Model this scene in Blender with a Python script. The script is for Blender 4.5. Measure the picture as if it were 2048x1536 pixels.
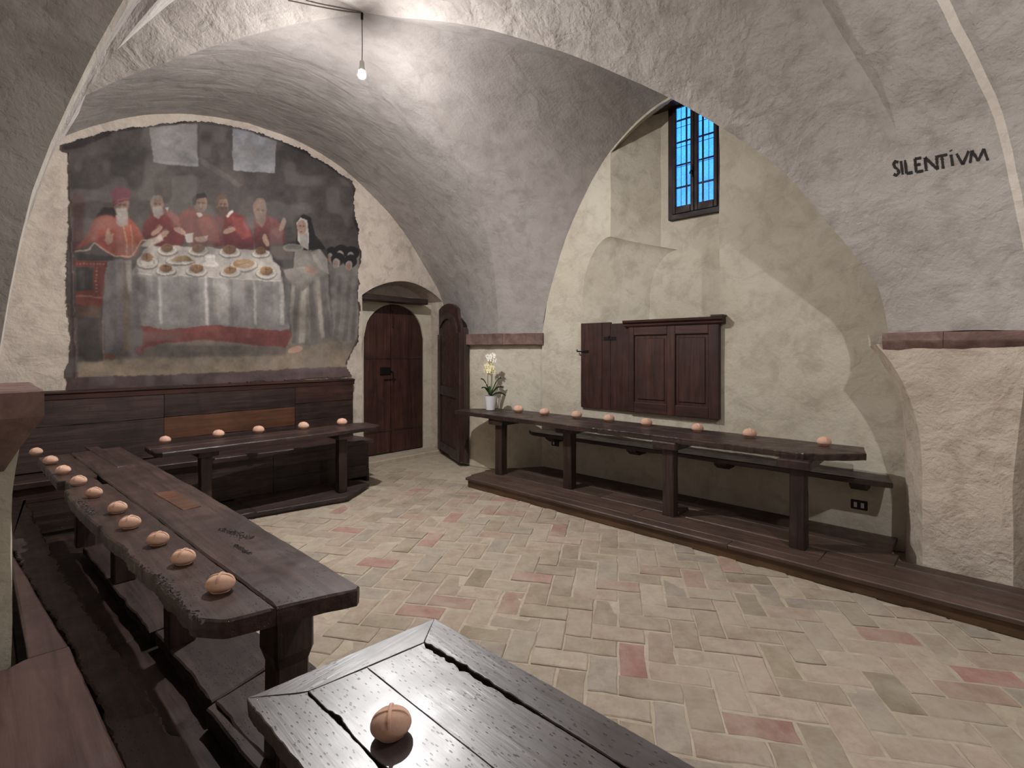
import bpy, bmesh, math, random
import numpy as np
from mathutils import Vector, Euler, noise
from mathutils.bvhtree import BVHTree

random.seed(7)
for o in list(bpy.data.objects):
    bpy.data.objects.remove(o)
SC = bpy.context.scene
COL = SC.collection

# ------------------------------------------------------------------ camera
# room axes: x along the back wall, y along the right wall, z up (metres)
EYE = 1.7
YAW = math.radians(47.0)
FPX, CU, VH = 1000.0, 1024.0, 703.0        # focal length, centre column, eye-level row (2048x1536 frame)
cam = bpy.data.cameras.new('camera')
cam.sensor_width = 36.0
cam.lens = 36.0 * FPX / 2048.0
cam.shift_y = -(768.0 - VH) / 2048.0
cam.clip_start = 0.05
camo = bpy.data.objects.new('camera', cam)
camo.location = (0, 0, EYE)
camo.rotation_euler = (math.pi / 2, 0, -YAW)
COL.objects.link(camo)
SC.camera = camo

# ------------------------------------------------------------------ world, exposure
world = bpy.data.worlds.new('world')
SC.world = world
world.use_nodes = True
bg = world.node_tree.nodes['Background']
bg.inputs[0].default_value = (0.06, 0.34, 1.0, 1)      # blue dusk outside the window
bg.inputs[1].default_value = 3.6
SC.view_settings.view_transform = 'Standard'
SC.view_settings.look = 'None'
SC.view_settings.gamma = 1.0
SC.view_settings.use_curve_mapping = False
SC.view_settings.exposure = 0.22
BULB_STRENGTH = 10500.0
BULB2_STRENGTH = 3800.0
LED_UP = 0.034                # share of the brightness on the upper half of each LED bulb
BULB_COLOR = (1.0, 0.977, 0.968)

# ------------------------------------------------------------------ geometry of the photograph
SY, CY = math.sin(YAW), math.cos(YAW)
def unproj(u, v, z):
    """point of the horizontal plane z that shows at row/column (u, v)"""
    d = FPX * (EYE - z) / (v - VH)
    r = (u - CU) / FPX * d
    return (SY * d + CY * r, CY * d - SY * r)
def project(p):
    d = SY * p[0] + CY * p[1]
    r = CY * p[0] - SY * p[1]
    return (CU + FPX * r / d, VH - FPX * (p[2] - EYE) / d, d)
def ray(u, v):
    r = (u - CU) / FPX
    return Vector((SY + CY * r, CY - SY * r, (VH - v) / FPX)).normalized()
def on_y(u, v, y):
    w = ray(u, v); k = y / w.y
    return (w.x * k, y, EYE + w.z * k)
def on_x(u, v, x):
    w = ray(u, v); k = x / w.x
    return (x, w.y * k, EYE + w.z * k)

def srgb(r, g, b):
    f = lambda c: c / 12.92 if c <= 0.04045 else ((c + 0.055) / 1.055) ** 2.4
    return (f(r / 255), f(g / 255), f(b / 255), 1.0)

# ------------------------------------------------------------------ materials
class NT:
    def __init__(self, name):
        self.m = bpy.data.materials.new(name); self.m.use_nodes = True
        self.t = self.m.node_tree; self.n = self.t.nodes; self.l = self.t.links
        self.b = self.n['Principled BSDF']
    def node(self, kind, **kw):
        x = self.n.new(kind)
        for k, v in kw.items():
            if k in x.inputs: x.inputs[k].default_value = v
            else: setattr(x, k, v)
        return x
    def link(self, a, b): self.l.new(a, b)
    def coords(self, scale=(1, 1, 1), kind='Object'):
        tc = self.node('ShaderNodeTexCoord'); mp = self.node('ShaderNodeMapping')
        mp.inputs['Scale'].default_value = scale
        self.link(tc.outputs[kind], mp.inputs[0]); return mp.outputs[0]
    def noise(self, vec, scale, detail=5, rough=0.55, dist=0.0):
        x = self.node('ShaderNodeTexNoise'); x.inputs['Scale'].default_value = scale
        x.inputs['Detail'].default_value = detail; x.inputs['Roughness'].default_value = rough
        x.inputs['Distortion'].default_value = dist
        self.link(vec, x.inputs['Vector']); return x.outputs['Fac']
    def ramp(self, fac, stops):
        r = self.node('ShaderNodeValToRGB'); e = r.color_ramp.elements
        while len(e) < len(stops): e.new(0.5)
        for el, (p, c) in zip(e, stops): el.position = p; el.color = c
        self.link(fac, r.inputs[0]); return r.outputs['Color']
    def mix(self, a, b, fac, mode='MIX'):
        x = self.node('ShaderNodeMix'); x.data_type = 'RGBA'; x.blend_type = mode
        for s, val in ((x.inputs['Factor'], fac), (x.inputs['A'], a), (x.inputs['B'], b)):
            if hasattr(val, 'is_output'): self.link(val, s)
            else: s.default_value = val
        return x.outputs['Result']
    def math(self, op, a, b=0.0):
        x = self.node('ShaderNodeMath', operation=op)
        for s, val in ((x.inputs[0], a), (x.inputs[1], b)):
            if hasattr(val, 'is_output'): self.link(val, s)
            else: s.default_value = val
        return x.outputs[0]
    def bump(self, h, strength, dist, prev=None):
        x = self.node('ShaderNodeBump'); x.inputs['Strength'].default_value = strength
        x.inputs['Distance'].default_value = dist
        self.link(h, x.inputs['Height'])
        if prev is not None: self.link(prev, x.inputs['Normal'])
        return x.outputs[0]
    def out(self, color=None, rough=None, normal=None, **kw):
        for key, val in (('Base Color', color), ('Roughness', rough), ('Normal', normal)):
            if val is None: continue
            s = self.b.inputs[key]
            if hasattr(val, 'is_output'): self.link(val, s)
            else: s.default_value = val
        for k, v in kw.items(): self.b.inputs[k].default_value = v
        return self.m

def grey(v): return (v, v, v, 1)

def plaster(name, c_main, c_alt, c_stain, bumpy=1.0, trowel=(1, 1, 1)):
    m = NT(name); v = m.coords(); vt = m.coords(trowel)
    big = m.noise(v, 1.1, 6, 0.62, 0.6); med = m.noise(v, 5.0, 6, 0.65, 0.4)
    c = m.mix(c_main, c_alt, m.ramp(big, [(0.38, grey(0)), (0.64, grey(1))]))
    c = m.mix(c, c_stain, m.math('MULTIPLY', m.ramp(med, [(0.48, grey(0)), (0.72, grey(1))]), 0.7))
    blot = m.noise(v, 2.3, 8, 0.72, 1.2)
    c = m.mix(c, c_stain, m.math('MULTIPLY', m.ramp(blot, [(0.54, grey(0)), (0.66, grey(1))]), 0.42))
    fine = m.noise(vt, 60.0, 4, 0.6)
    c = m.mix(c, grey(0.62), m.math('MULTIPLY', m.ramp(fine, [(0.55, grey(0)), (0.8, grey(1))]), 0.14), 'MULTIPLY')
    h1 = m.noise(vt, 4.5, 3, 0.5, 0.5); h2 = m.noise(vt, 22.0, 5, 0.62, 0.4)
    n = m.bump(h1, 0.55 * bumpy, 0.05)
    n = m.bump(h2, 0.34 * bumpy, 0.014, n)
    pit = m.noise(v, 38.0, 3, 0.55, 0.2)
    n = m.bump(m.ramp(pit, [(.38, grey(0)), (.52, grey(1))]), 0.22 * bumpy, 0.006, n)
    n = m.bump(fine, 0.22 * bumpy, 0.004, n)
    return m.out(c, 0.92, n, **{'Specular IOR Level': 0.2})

M = {}
M['plaster_wall'] = plaster('lime plaster on walls', srgb(209, 202, 186), srgb(197, 188, 170), srgb(170, 160, 144), 0.8)
M['plaster_back'] = plaster('old flaking plaster on back wall', srgb(208, 196, 184), srgb(194, 180, 167), srgb(156, 143, 134), 1.25)
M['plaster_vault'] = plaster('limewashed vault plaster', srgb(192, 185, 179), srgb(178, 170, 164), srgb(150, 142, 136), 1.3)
M['plaster_web_shaded'] = plaster('smooth shade-toned lunette plaster', srgb(174, 168, 164), srgb(162, 155, 151), srgb(143, 136, 132), 0.9, (.45, 1, 1))  # smoother lunette finish; its darker tone paints in the shade beyond the groins
M['plaster_pale'] = plaster('pale edge plaster', srgb(228, 219, 208), srgb(218, 208, 197), srgb(198, 188, 178), 0.8)  # paler tone along the near edge of the transverse arch band
M['plaster_pier'] = plaster('rough pier plaster', srgb(214, 201, 187), srgb(199, 187, 172), srgb(170, 152, 138), 1.5)
M['plaster_left'] = plaster('grey rough plaster', srgb(176, 168, 160), srgb(162, 154, 144), srgb(136, 129, 122), 1.6)

def wood(name, dark, mid, light, axis=1, rough=0.45, pits=0.5, spec=0.5, scale=1.0, und=0.25, coat=0.0, tone=1.0):
    m = NT(name)
    st = [22.0, 22.0, 22.0]; st[axis] = 1.3
    v = m.coords(tuple(s * scale for s in st)); vb = m.coords()
    st2 = [70.0, 70.0, 70.0]; st2[axis] = 6.0
    vf = m.coords(tuple(st2))
    g = m.noise(v, 1.0, 7, 0.62, 0.9)
    c = m.ramp(g, [(0.25, dark), (0.52, mid), (0.78, light)])
    big = m.noise(vb, 2.2, 5, 0.6, 0.6)
    c = m.mix(c, dark, m.math('MULTIPLY', m.ramp(big, [(0.42, grey(0)), (0.68, grey(1))]), 0.65))
    info = m.node('ShaderNodeObjectInfo')
    rnd = m.ramp(info.outputs['Random'], [(0.0, grey(0.62 * tone)), (1.0, grey(0.92 * tone))])
    c = m.mix(c, rnd, 1.0, 'MULTIPLY')
    f = m.noise(vf, 1.0, 4, 0.6)
    vo = m.node('ShaderNodeTexVoronoi'); vo.inputs['Scale'].default_value = 120.0; vo.feature = 'F1'
    stv = [1.0, 1.0, 1.0]; stv[axis] = 0.35
    m.link(m.coords(tuple(stv)), vo.inputs['Vector'])
    mask = m.ramp(m.noise(vb, 5.0, 4, 0.6), [(0.56 - .16 * pits, grey(0)), (0.66 - .12 * pits, grey(1))])
    hole = m.math('MULTIPLY', m.ramp(vo.outputs['Distance'], [(0.10, grey(1)), (0.22, grey(0))]), mask)
    c = m.mix(c, srgb(18, 12, 11), m.math('MULTIPLY', hole, 0.8 * min(1, pits)))
    r = m.ramp(m.noise(vb, 9.0, 4, 0.6), [(0.3, grey(rough - 0.1)), (0.75, grey(rough + 0.14))])
    n = m.bump(m.noise(vb, 3.0, 3, 0.5), und, 0.03)
    n = m.bump(g, 0.22, 0.006, n)
    n = m.bump(f, 0.25, 0.003, n)
    n = m.bump(m.math('SUBTRACT', 1.0, hole), 0.8 * pits, 0.006, n)
    return m.out(c, r, n, **{'Specular IOR Level': spec, 'Coat Weight': coat, 'Coat Roughness': .33})

WD = (srgb(34, 24, 22), srgb(70, 52, 47), srgb(98, 76, 68))
WR = (srgb(42, 25, 22), srgb(80, 49, 42), srgb(106, 68, 56))
for ax, k in ((0, 'x'), (1, 'y'), (2, 'z')):
    M['wood_' + k] = wood('dark oak grain ' + k, *WD, axis=ax, rough=0.42, pits=0.6)
    M['wood_red_' + k] = wood('red brown walnut grain ' + k, *WR, axis=ax, rough=0.48, pits=0.25)
    M['wood_old_' + k] = wood('worn old oak grain ' + k, srgb(34, 25, 23), srgb(70, 52, 47), srgb(100, 78, 70), axis=ax, rough=0.62, pits=1.0)
M['wood_dark'] = wood('very dark window wood', srgb(26, 15, 14), srgb(46, 27, 24), srgb(60, 36, 32), axis=2, rough=0.55, pits=0.1, spec=0.3)
M['wood_table'] = wood('waxed walnut table', srgb(42, 31, 28), srgb(82, 62, 56), srgb(108, 86, 77), axis=1, rough=0.40, pits=0.7, spec=0.5)
M['wood_gloss'] = wood('waxed glossy table', srgb(44, 37, 37), srgb(80, 69, 68), srgb(104, 92, 90), axis=1, rough=0.36, pits=1.2, spec=0.8, und=.1, coat=1.0, tone=.92)
M['wood_gloss_x'] = wood('waxed glossy table end', srgb(44, 37, 37), srgb(80, 69, 68), srgb(104, 92, 90), axis=0, rough=0.38, pits=0.6, spec=0.8, und=.1, coat=1.0, tone=.92)
M['wood_deck'] = wood('brown deck boards', srgb(64, 49, 42), srgb(96, 76, 66), srgb(118, 95, 83), axis=1, rough=0.5, pits=0.3)
M['wood_nosing'] = wood('lighter step board', srgb(60, 42, 28), srgb(104, 77, 54), srgb(134, 104, 76), axis=1, rough=0.5, pits=0.3)
M['wood_orange'] = wood('orange brown board', srgb(70, 42, 30), srgb(112, 72, 48), srgb(136, 92, 64), axis=0, rough=0.5, pits=0.5)
M['wood_seat'] = wood('smooth reddish seat board', srgb(68, 48, 46), srgb(98, 72, 68), srgb(114, 86, 80), axis=1, rough=0.4, pits=0.1)

def stone(name, a, b, c2, scale=7, bumpy=1.0, dust=False):
    m = NT(name); v = m.coords()
    n1 = m.noise(v, scale, 6, 0.65, 0.5)
    c = m.ramp(n1, [(0.3, a), (0.55, b), (0.75, c2)])
    c = m.mix(c, grey(0.7), m.math('MULTIPLY', m.ramp(m.noise(v, 45, 4, 0.6), [(0.5, grey(0)), (0.75, grey(1))]), 0.35), 'MULTIPLY')
    info = m.node('ShaderNodeObjectInfo')
    c = m.mix(c, m.ramp(info.outputs['Random'], [(0, grey(0.87)), (1, grey(1.1))]), 1.0, 'MULTIPLY')
    if dust:
        geo = m.node('ShaderNodeNewGeometry'); pos = geo.outputs['Position']
        c = m.mix(c, srgb(178, 167, 151), m.math('MULTIPLY', m.ramp(m.noise(pos, 2.6, 7, .66, .8), [(.40, grey(0)), (.66, grey(1))]), .62))
        c = m.mix(c, srgb(138, 125, 110), m.math('MULTIPLY', m.ramp(m.noise(pos, 6.5, 7, .7, 1.0), [(.55, grey(0)), (.72, grey(1))]), .45))
    n = m.bump(m.noise(v, 14, 5, 0.6), 0.5 * bumpy, 0.012)
    n = m.bump(m.noise(v, 70, 4, 0.6), 0.4 * bumpy, 0.004, n)
    return m.out(c, 0.85, n, **{'Specular IOR Level': 0.25})
M['stone_corbel'] = stone('brown red limestone', srgb(98, 76, 70), srgb(128, 104, 97), srgb(148, 126, 118))
M['mortar'] = stone('pale floor mortar', srgb(160, 148, 130), srgb(176, 164, 146), srgb(190, 180, 164), 9)
BRICK = []
for i, (r, g, b) in enumerate([(170, 156, 138), (177, 164, 147), (163, 150, 132), (172, 155, 139), (161, 147, 129), (175, 160, 144),
                              (170, 145, 130), (162, 126, 115), (160, 150, 138), (150, 137, 117)]):
    BRICK.append(stone('floor brick clay %d' % i, srgb(r - 16, g - 18, b - 18), srgb(r, g, b), srgb(min(255, r + 8), min(255, g + 9), min(255, b + 12)), 11, 0.9, True))
M['clay'] = stone('terracotta clay', srgb(222, 178, 154), srgb(228, 186, 163), srgb(232, 194, 172), 20, 0.12)
def plain(name, col, rough=0.5, metal=0.0, **kw):
    m = NT(name); v = m.coords()
    c = m.mix(col, grey(0.75), m.math('MULTIPLY', m.noise(v, 30, 3), 0.3), 'MULTIPLY')
    return m.out(c, rough, None, Metallic=metal, **kw)
M['iron'] = plain('black iron', srgb(34, 31, 31), 0.55, 0.6)
M['black_plastic'] = plain('black plastic', srgb(22, 22, 23), 0.4)
M['white_plastic'] = plain('white plastic', srgb(225, 225, 220), 0.4)
M['socket_grey'] = plain('lamp holder plastic', srgb(190, 190, 184), 0.5)
M['ceramic'] = plain('white glazed ceramic', srgb(238, 238, 240), 0.25)
M['leaf'] = plain('dark green leaf', srgb(46, 84, 40), 0.4)
M['stem'] = plain('olive stem', srgb(92, 92, 52), 0.6)
M['petal'] = plain('white petal', srgb(248, 246, 238), 0.6)
M['petal_cream'] = plain('cream yellow petal', srgb(244, 236, 190), 0.6)
M['lip'] = plain('yellow flower lip', srgb(214, 170, 60), 0.6)
M['soil'] = plain('bark soil', srgb(58, 44, 34), 0.9)
M['paint_black'] = plain('faded black lettering', srgb(50, 46, 46), 0.9)
M['cable'] = plain('braided cable', srgb(112, 104, 96), 0.7)
M['outside_wall'] = stone('outdoor render', srgb(200, 200, 200), srgb(235, 235, 235), srgb(250, 250, 250), 2.2)

def emissive(name, col, s):
    m = bpy.data.materials.new(name); m.use_nodes = True
    t = m.node_tree; t.nodes.clear()
    e = t.nodes.new('ShaderNodeEmission'); o = t.nodes.new('ShaderNodeOutputMaterial')
    e.inputs[0].default_value = (*col, 1); e.inputs[1].default_value = s
    t.links.new(e.outputs[0], o.inputs[0]); return m
def led(name, col, s):
    # a lamp with its diodes on a plate above the dome: most light leaves downwards and sideways, little goes up
    m = bpy.data.materials.new(name); m.use_nodes = True
    t = m.node_tree; t.nodes.clear()
    e = t.nodes.new('ShaderNodeEmission'); o = t.nodes.new('ShaderNodeOutputMaterial')
    g = t.nodes.new('ShaderNodeNewGeometry'); x = t.nodes.new('ShaderNodeSeparateXYZ'); r = t.nodes.new('ShaderNodeMapRange')
    t.links.new(g.outputs['Normal'], x.inputs[0]); t.links.new(x.outputs['Z'], r.inputs['Value'])
    r.inputs['From Min'].default_value = -.75; r.inputs['From Max'].default_value = .2
    r.inputs['To Min'].default_value = s; r.inputs['To Max'].default_value = s * LED_UP
    e.inputs[0].default_value = (*col, 1); t.links.new(r.outputs[0], e.inputs[1])
    t.links.new(e.outputs[0], o.inputs[0]); return m
def glass():
    m = bpy.data.materials.new('old window glass'); m.use_nodes = True
    t = m.node_tree; t.nodes.clear()
    o = t.nodes.new('ShaderNodeOutputMaterial'); mx = t.nodes.new('ShaderNodeMixShader')
    tr = t.nodes.new('ShaderNodeBsdfTransparent'); gl = t.nodes.new('ShaderNodeBsdfGlossy')
    fr = t.nodes.new('ShaderNodeFresnel'); fr.inputs[0].default_value = 1.45
    nz = t.nodes.new('ShaderNodeTexNoise'); nz.inputs['Scale'].default_value = 9.0
    rp = t.nodes.new('ShaderNodeValToRGB')
    rp.color_ramp.elements[0].position = 0.3; rp.color_ramp.elements[0].color = (0.72, 0.78, 0.85, 1)
    rp.color_ramp.elements[1].position = 0.7; rp.color_ramp.elements[1].color = (0.97, 0.98, 1, 1)
    t.links.new(nz.outputs[0], rp.inputs[0]); t.links.new(rp.outputs[0], tr.inputs[0])
    gl.inputs['Roughness'].default_value = 0.08
    t.links.new(fr.outputs[0], mx.inputs[0]); t.links.new(tr.outputs[0], mx.inputs[1]); t.links.new(gl.outputs[0], mx.inputs[2])
    t.links.new(mx.outputs[0], o.inputs[0]); return m
M['glass'] = glass()

# ------------------------------------------------------------------ mesh helpers
class MB:
    def __init__(self): self.v = []; self.f = []; self.mi = []
    def add(self, vs, fs, mi=0):
        k = len(self.v); self.v += [tuple(p) for p in vs]
        for f in fs: self.f.append(tuple(i + k for i in f)); self.mi.append(mi)
        return self
    def box(self, a, b, mi=0):
        x0, y0, z0 = a; x1, y1, z1 = b
        vs = [(x0, y0, z0), (x1, y0, z0), (x1, y1, z0), (x0, y1, z0), (x0, y0, z1), (x1, y0, z1), (x1, y1, z1), (x0, y1, z1)]
        return self.add(vs, [(3, 2, 1, 0), (4, 5, 6, 7), (0, 1, 5, 4), (1, 2, 6, 5), (2, 3, 7, 6), (3, 0, 4, 7)], mi)
    def cbox(self, a, b, c=0.006):
        """box with chamfered edges"""
        bm = bmesh.new(); bmesh.ops.create_cube(bm, size=1.0)
        for w in bm.verts:
            w.co = Vector([a[i] + (w.co[i] + 0.5) * (b[i] - a[i]) for i in range(3)])
        bmesh.ops.bevel(bm, geom=bm.edges[:], offset=min(c, 0.45 * min(abs(b[i] - a[i]) for i in range(3))), segments=1, affect='EDGES')
        return self.frombm(bm)
    def frombm(self, bm):
        bm.verts.index_update()
        self.add([w.co[:] for w in bm.verts], [tuple(w.index for w in f.verts) for f in bm.faces]); bm.free(); return self
    def grid(self, rows, mi=0, flip=False):
        """rows: list of equal length point lists"""
        n = len(rows[0]); vs = [p for r in rows for p in r]; fs = []
        for i in range(len(rows) - 1):
            for j in range(n - 1):
                q = (i * n + j, i * n + j + 1, (i + 1) * n + j + 1, (i + 1) * n + j)
                fs.append(q[::-1] if flip else q)
        return self.add(vs, fs, mi)
    def rings(self, rings, cap=True):
        n = len(rings[0]); vs = [p for r in rings for p in r]; fs = []
        for i in range(len(rings) - 1):
            for j in range(n):
                k = (j + 1) % n
                fs.append((i * n + j, i * n + k, (i + 1) * n + k, (i + 1) * n + j))
        if cap:
            fs.append(tuple(range(n - 1, -1, -1))); L = (len(rings) - 1) * n
            fs.append(tuple(range(L, L + n)))
        return self.add(vs, fs)
    def lathe(self, prof, c=(0, 0, 0), n=20):
        return self.rings([[(c[0] + r * math.cos(2 * math.pi * k / n), c[1] + r * math.sin(2 * math.pi * k / n), c[2] + z) for k in range(n)] for r, z in prof])
    def tube(self, pts, r, n=8):
        pts = [Vector(p) for p in pts]; rs = []
        for i, p in enumerate(pts):
            d = (pts[min(i + 1, len(pts) - 1)] - pts[max(i - 1, 0)]).normalized()
            a = d.orthogonal().normalized() if i == 0 else (a - d * a.dot(d)).normalized()
            b = d.cross(a); rr = r[i] if isinstance(r, (list, tuple)) else r
            rs.append([p + (a * math.cos(2 * math.pi * k / n) + b * math.sin(2 * math.pi * k / n)) * rr for k in range(n)])
        return self.rings(rs)
    def prism(self, poly, z0, z1):
        return self.rings([[(x, y, z0) for x, y in poly], [(x, y, z1) for x, y in poly]])
    def extrude_y(self, poly, y0, y1):
        return self.rings([[(x, y0, z) for x, z in poly], [(x, y1, z) for x, z in poly]])
    def extrude_x(self, poly, x0, x1):
        return self.rings([[(x0, y, z) for y, z in poly], [(x1, y, z) for y, z in poly]])

def mesh_of(name, mb, mats, off=(0, 0, 0), smooth=False):
    me = bpy.data.meshes.new(name)
    ox, oy, oz = off
    me.from_pydata([(p[0] - ox, p[1] - oy, p[2] - oz) for p in mb.v], [], mb.f)
    if not isinstance(mats, (list, tuple)): mats = [mats]
    for m in mats: me.materials.append(M[m] if isinstance(m, str) else m)
    if any(mb.mi): me.polygons.foreach_set('material_index', mb.mi)
    bm = bmesh.new(); bm.from_mesh(me)
    bmesh.ops.recalc_face_normals(bm, faces=bm.faces[:]); bm.to_mesh(me); bm.free()
    if smooth: me.polygons.foreach_set('use_smooth', [True] * len(me.polygons))
    me.update(); return me
def obj(name, mb, mats, parent=None, base=None, smooth=False, label=None):
    off = base or (0, 0, 0)
    if parent is not None:
        off = Vector(parent.location)
        if parent.parent: off = off + parent.parent.location
    o = bpy.data.objects.new(name, mesh_of(name, mb, mats, off, smooth)); COL.objects.link(o)
    if parent is not None: o.parent = parent
    elif base: o.location = base
    if label: o['label'] = label
    return o
def tag(o, label, cat, group=None):
    o['label'] = label; o['category'] = cat
    if group: o['group'] = group
    return o
def thing(name, loc, label, cat, group=None):
    o = bpy.data.objects.new(name, None); COL.objects.link(o); o.location = loc; o.empty_display_size = 0.1
    return tag(o, label, cat, group)
def struct(name, mb, mats, smooth=False, parent=None):
    o = obj(name, mb, mats, parent, smooth=smooth)
    if parent is None: o['kind'] = 'structure'
    return o
def struct_empty(name, loc=(0, 0, 0)):
    o = bpy.data.objects.new(name, None); COL.objects.link(o); o.location = loc; o['kind'] = 'structure'; return o

def wob(p, a=0.012, s=1.7):
    p = Vector(p); n = noise.noise_vector(p * s) * a + noise.noise_vector(p * 5.3) * (a * 0.35)
    return (p.x + n.x, p.y + n.y, p.z + n.z)
def lerp(a, b, t): return tuple(a[i] + (b[i] - a[i]) * t for i in range(len(a)))
def interp(x, tab):
    if x <= tab[0][0]: return tab[0][1]
    for (a, b), (c, d) in zip(tab, tab[1:]):
        if x <= c: return b + (d - b) * (x - a) / (c - a)
    return tab[-1][1]
def smooth_curve(pts, n):
    """Catmull-Rom through pts, resampled to n points of equal arc length"""
    P = [Vector(p) for p in pts]; P = [P[0] * 2 - P[1]] + P + [P[-1] * 2 - P[-2]]
    fine = []
    for i in range(1, len(P) - 2):
        a, b, c, d = P[i - 1], P[i], P[i + 1], P[i + 2]
        for k in range(12):
            t = k / 12
            fine.append(0.5 * ((2 * b) + (c - a) * t + (2 * a - 5 * b + 4 * c - d) * t * t + (3 * b - a - 3 * c + d) * t ** 3))
    fine.append(P[-2])
    L = [0.0]
    for a, b in zip(fine, fine[1:]): L.append(L[-1] + (b - a).length)
    out = []; j = 0
    for k in range(n):
        s = L[-1] * k / (n - 1)
        while j < len(L) - 2 and L[j + 1] < s: j += 1
        w = (s - L[j]) / max(1e-9, L[j + 1] - L[j]); out.append(fine[j].lerp(fine[j + 1], min(1, max(0, w))))
    return out

# ================================================================== THE ROOM
YB, XR, XN = 6.6, 5.35, 5.72            # back wall, right wall, back of the window niche
LC = Vector((0.1, YB, 1.9)); RC = Vector((5.12, 5.05, 1.96)); RP = Vector((4.75, 0.5, 1.84)); LP = Vector((0.03, 2.7, 1.57))
CROWN = Vector((2.3, 3.9, 4.64))
def groin(foot, tab, n=33):
    pts = []
    for s, f in tab:
        p = foot.lerp(CROWN, s); p.z = foot.z + (CROWN.z - foot.z) * f; pts.append(p)
    return smooth_curve(pts, n)
gRC = groin(RC, [(0, 0), (.012, .14), (.04, .29), (.1, .44), (.2, .595), (.3, .70), (.45, .81), (.6, .89), (.8, .965), (1, 1)])
gRP = groin(RP, [(0, 0), (.012, .1), (.03, .16), (.06, .22), (.1, .3), (.2, .48), (.4, .69), (.7, .90), (1, 1)])
gLP = groin(LP, [(0, 0), (.015, .13), (.053, .26), (.12, .38), (.165, .475), (.4, .74), (.7, .92), (1, 1)])
gLC = groin(LC, [(0, 0), (.03, .3), (.08, .5), (.2, .716), (.35, .815), (.6, .91), (.8, .97), (1, 1)])

# arch of the back wall, read off wall height by wall position
BACK = [(.1, 1.9), (.13, 2.35), (.24, 3.1), (.5, 3.72), (1.07, 4.16), (1.67, 4.42), (2.3, 4.52), (2.9, 4.49), (3.66, 4.25), (4.51, 3.65), (5.1, 2.95), (5.38, 2.5), (5.45, 1.96)]
RIGHT = [(4.42, 1.95), (4.33, 2.39), (4.03, 3.165), (3.7, 3.72), (3.3, 4.2), (2.9, 4.47), (2.45, 4.6), (1.9, 4.55), (1.3, 4.2), (.8, 3.5), (.55, 2.7), (.45, 1.84)]
def split_curve(pts, apex_i, n=33):
    return smooth_curve(pts[:apex_i + 1], n), smooth_curve(pts[apex_i:], n)
wb_l, wb_r = split_curve([(x, YB, z) for x, z in BACK], 6)
wr_l, wr_r = split_curve([(XR, y, z) for y, z in RIGHT], 6)
LEFT = [(LP.x, LP.y + 0.1, LP.z), (-.1, 2.9, 2.5), (-.25, 3.2, 3.4), (-.35, 3.8, 4.3), (-.38, 4.6, 4.72), (-.33, 5.5, 4.5), (-.15, 6.15, 3.7), (0.02, 6.5, 2.7), (LC.x, YB, LC.z)]
wl_l, wl_r = split_curve(LEFT, 4)
TRANS = [(0, 1.84), (.012, 2.25), (.034, 2.58), (.082, 3.1), (.136, 3.40), (.222, 3.76), (.3, 4.05), (.4, 4.33), (.5, 4.46), (.6, 4.38), (.7, 4.12), (.8, 3.7), (.9, 3.05), (.95, 2.6), (.985, 2.1), (1, 1.57)]
def trans(dy, dz=0.0):
    return [(4.75 - 4.72 * p, dy + 2.0 * p, z + dz) for p, z in TRANS]
t1_l, t1_r = split_curve(trans(.3), 8)
t2 = trans(-.25)
def web(mb, groinA, groinB, wallA, wallB, bulge=0.0, ns=15, mi=0):
    """groinA/B run foot to crown, wallA foot to apex, wallB apex to foot"""
    G = list(groinA) + list(groinB[::-1])[1:]; W = list(wallA) + list(wallB)[1:]
    rows = []
    for k in range(ns + 1):
        s = k / ns; row = []
        for q, (g, w) in enumerate(zip(G, W)):
            p = Vector(w).lerp(Vector(g), s); p.z += bulge * 4 * s * (1 - s) * math.sin(math.pi * q / (len(G) - 1)); row.append(wob(p))
        rows.append(row)
    mb.grid(rows, mi)
vault = MB()
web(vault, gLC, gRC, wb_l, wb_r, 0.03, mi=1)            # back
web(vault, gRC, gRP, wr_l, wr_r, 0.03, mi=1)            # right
web(vault, gRP, gLP, t1_l, t1_r, 0.03)            # near
web(vault, gLP, gLC, wl_l, wl_r, 0.03)            # left
# transverse arch band carrying the lettering, its edge, and the vault of the next bay
T1 = list(t1_l) + list(t1_r)[1:]; N = len(T1)
T2 = smooth_curve(trans(-.25, -.0), N); T2b = smooth_curve(trans(-.288, .026), N); T3 = smooth_curve([(x - .75 * max(0, (2.4 - x) / 2.4), y - 4.95, max(z, 2.7) if x < 2 else z) for x, y, z in trans(0)], N)
T1b = [Vector((p.x, p.y - .07 * min(1, max(0, (p.z - 1.9) / .9)), p.z + .05 * min(1, max(0, (p.z - 1.9) / .9)))) for p in T1]
vault.grid([[wob(p) for p in T1], [wob(p) for p in T1b]])
band = MB(); rows = []
for k in range(9):
    s = k / 8; rows.append([wob(Vector(a).lerp(b, s)) for a, b in zip(T1b, T2)])
band.grid(rows); vault.add(band.v, band.f)
def set_back(p):      # the next bay opens back to the left wall
    q = min(1, max(0, (.9 - p.x) / .87)); q = q * q * (3 - 2 * q); return Vector((p.x - .52 * q, p.y - .06 * q, p.z))
T2c = [set_back(p) for p in T2b]
vault.grid([[wob(p) for p in T2], [wob(p) for p in T2b]], 2)
vault.grid([[wob(Vector(a).lerp(b, k / 3)) for a, b in zip(T2b, T2c)] for k in range(4)])
vault.grid([[wob(Vector(a).lerp(b, k / 12)) for a, b in zip(T2c, T3)] for k in range(13)])
ceil = struct('ceiling', vault, ['plaster_vault', 'plaster_web_shaded', 'plaster_pale'], smooth=True)
bmc = bmesh.new(); bmc.from_mesh(ceil.data)
bmesh.ops.remove_doubles(bmc, verts=bmc.verts[:], dist=0.0015)
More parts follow.
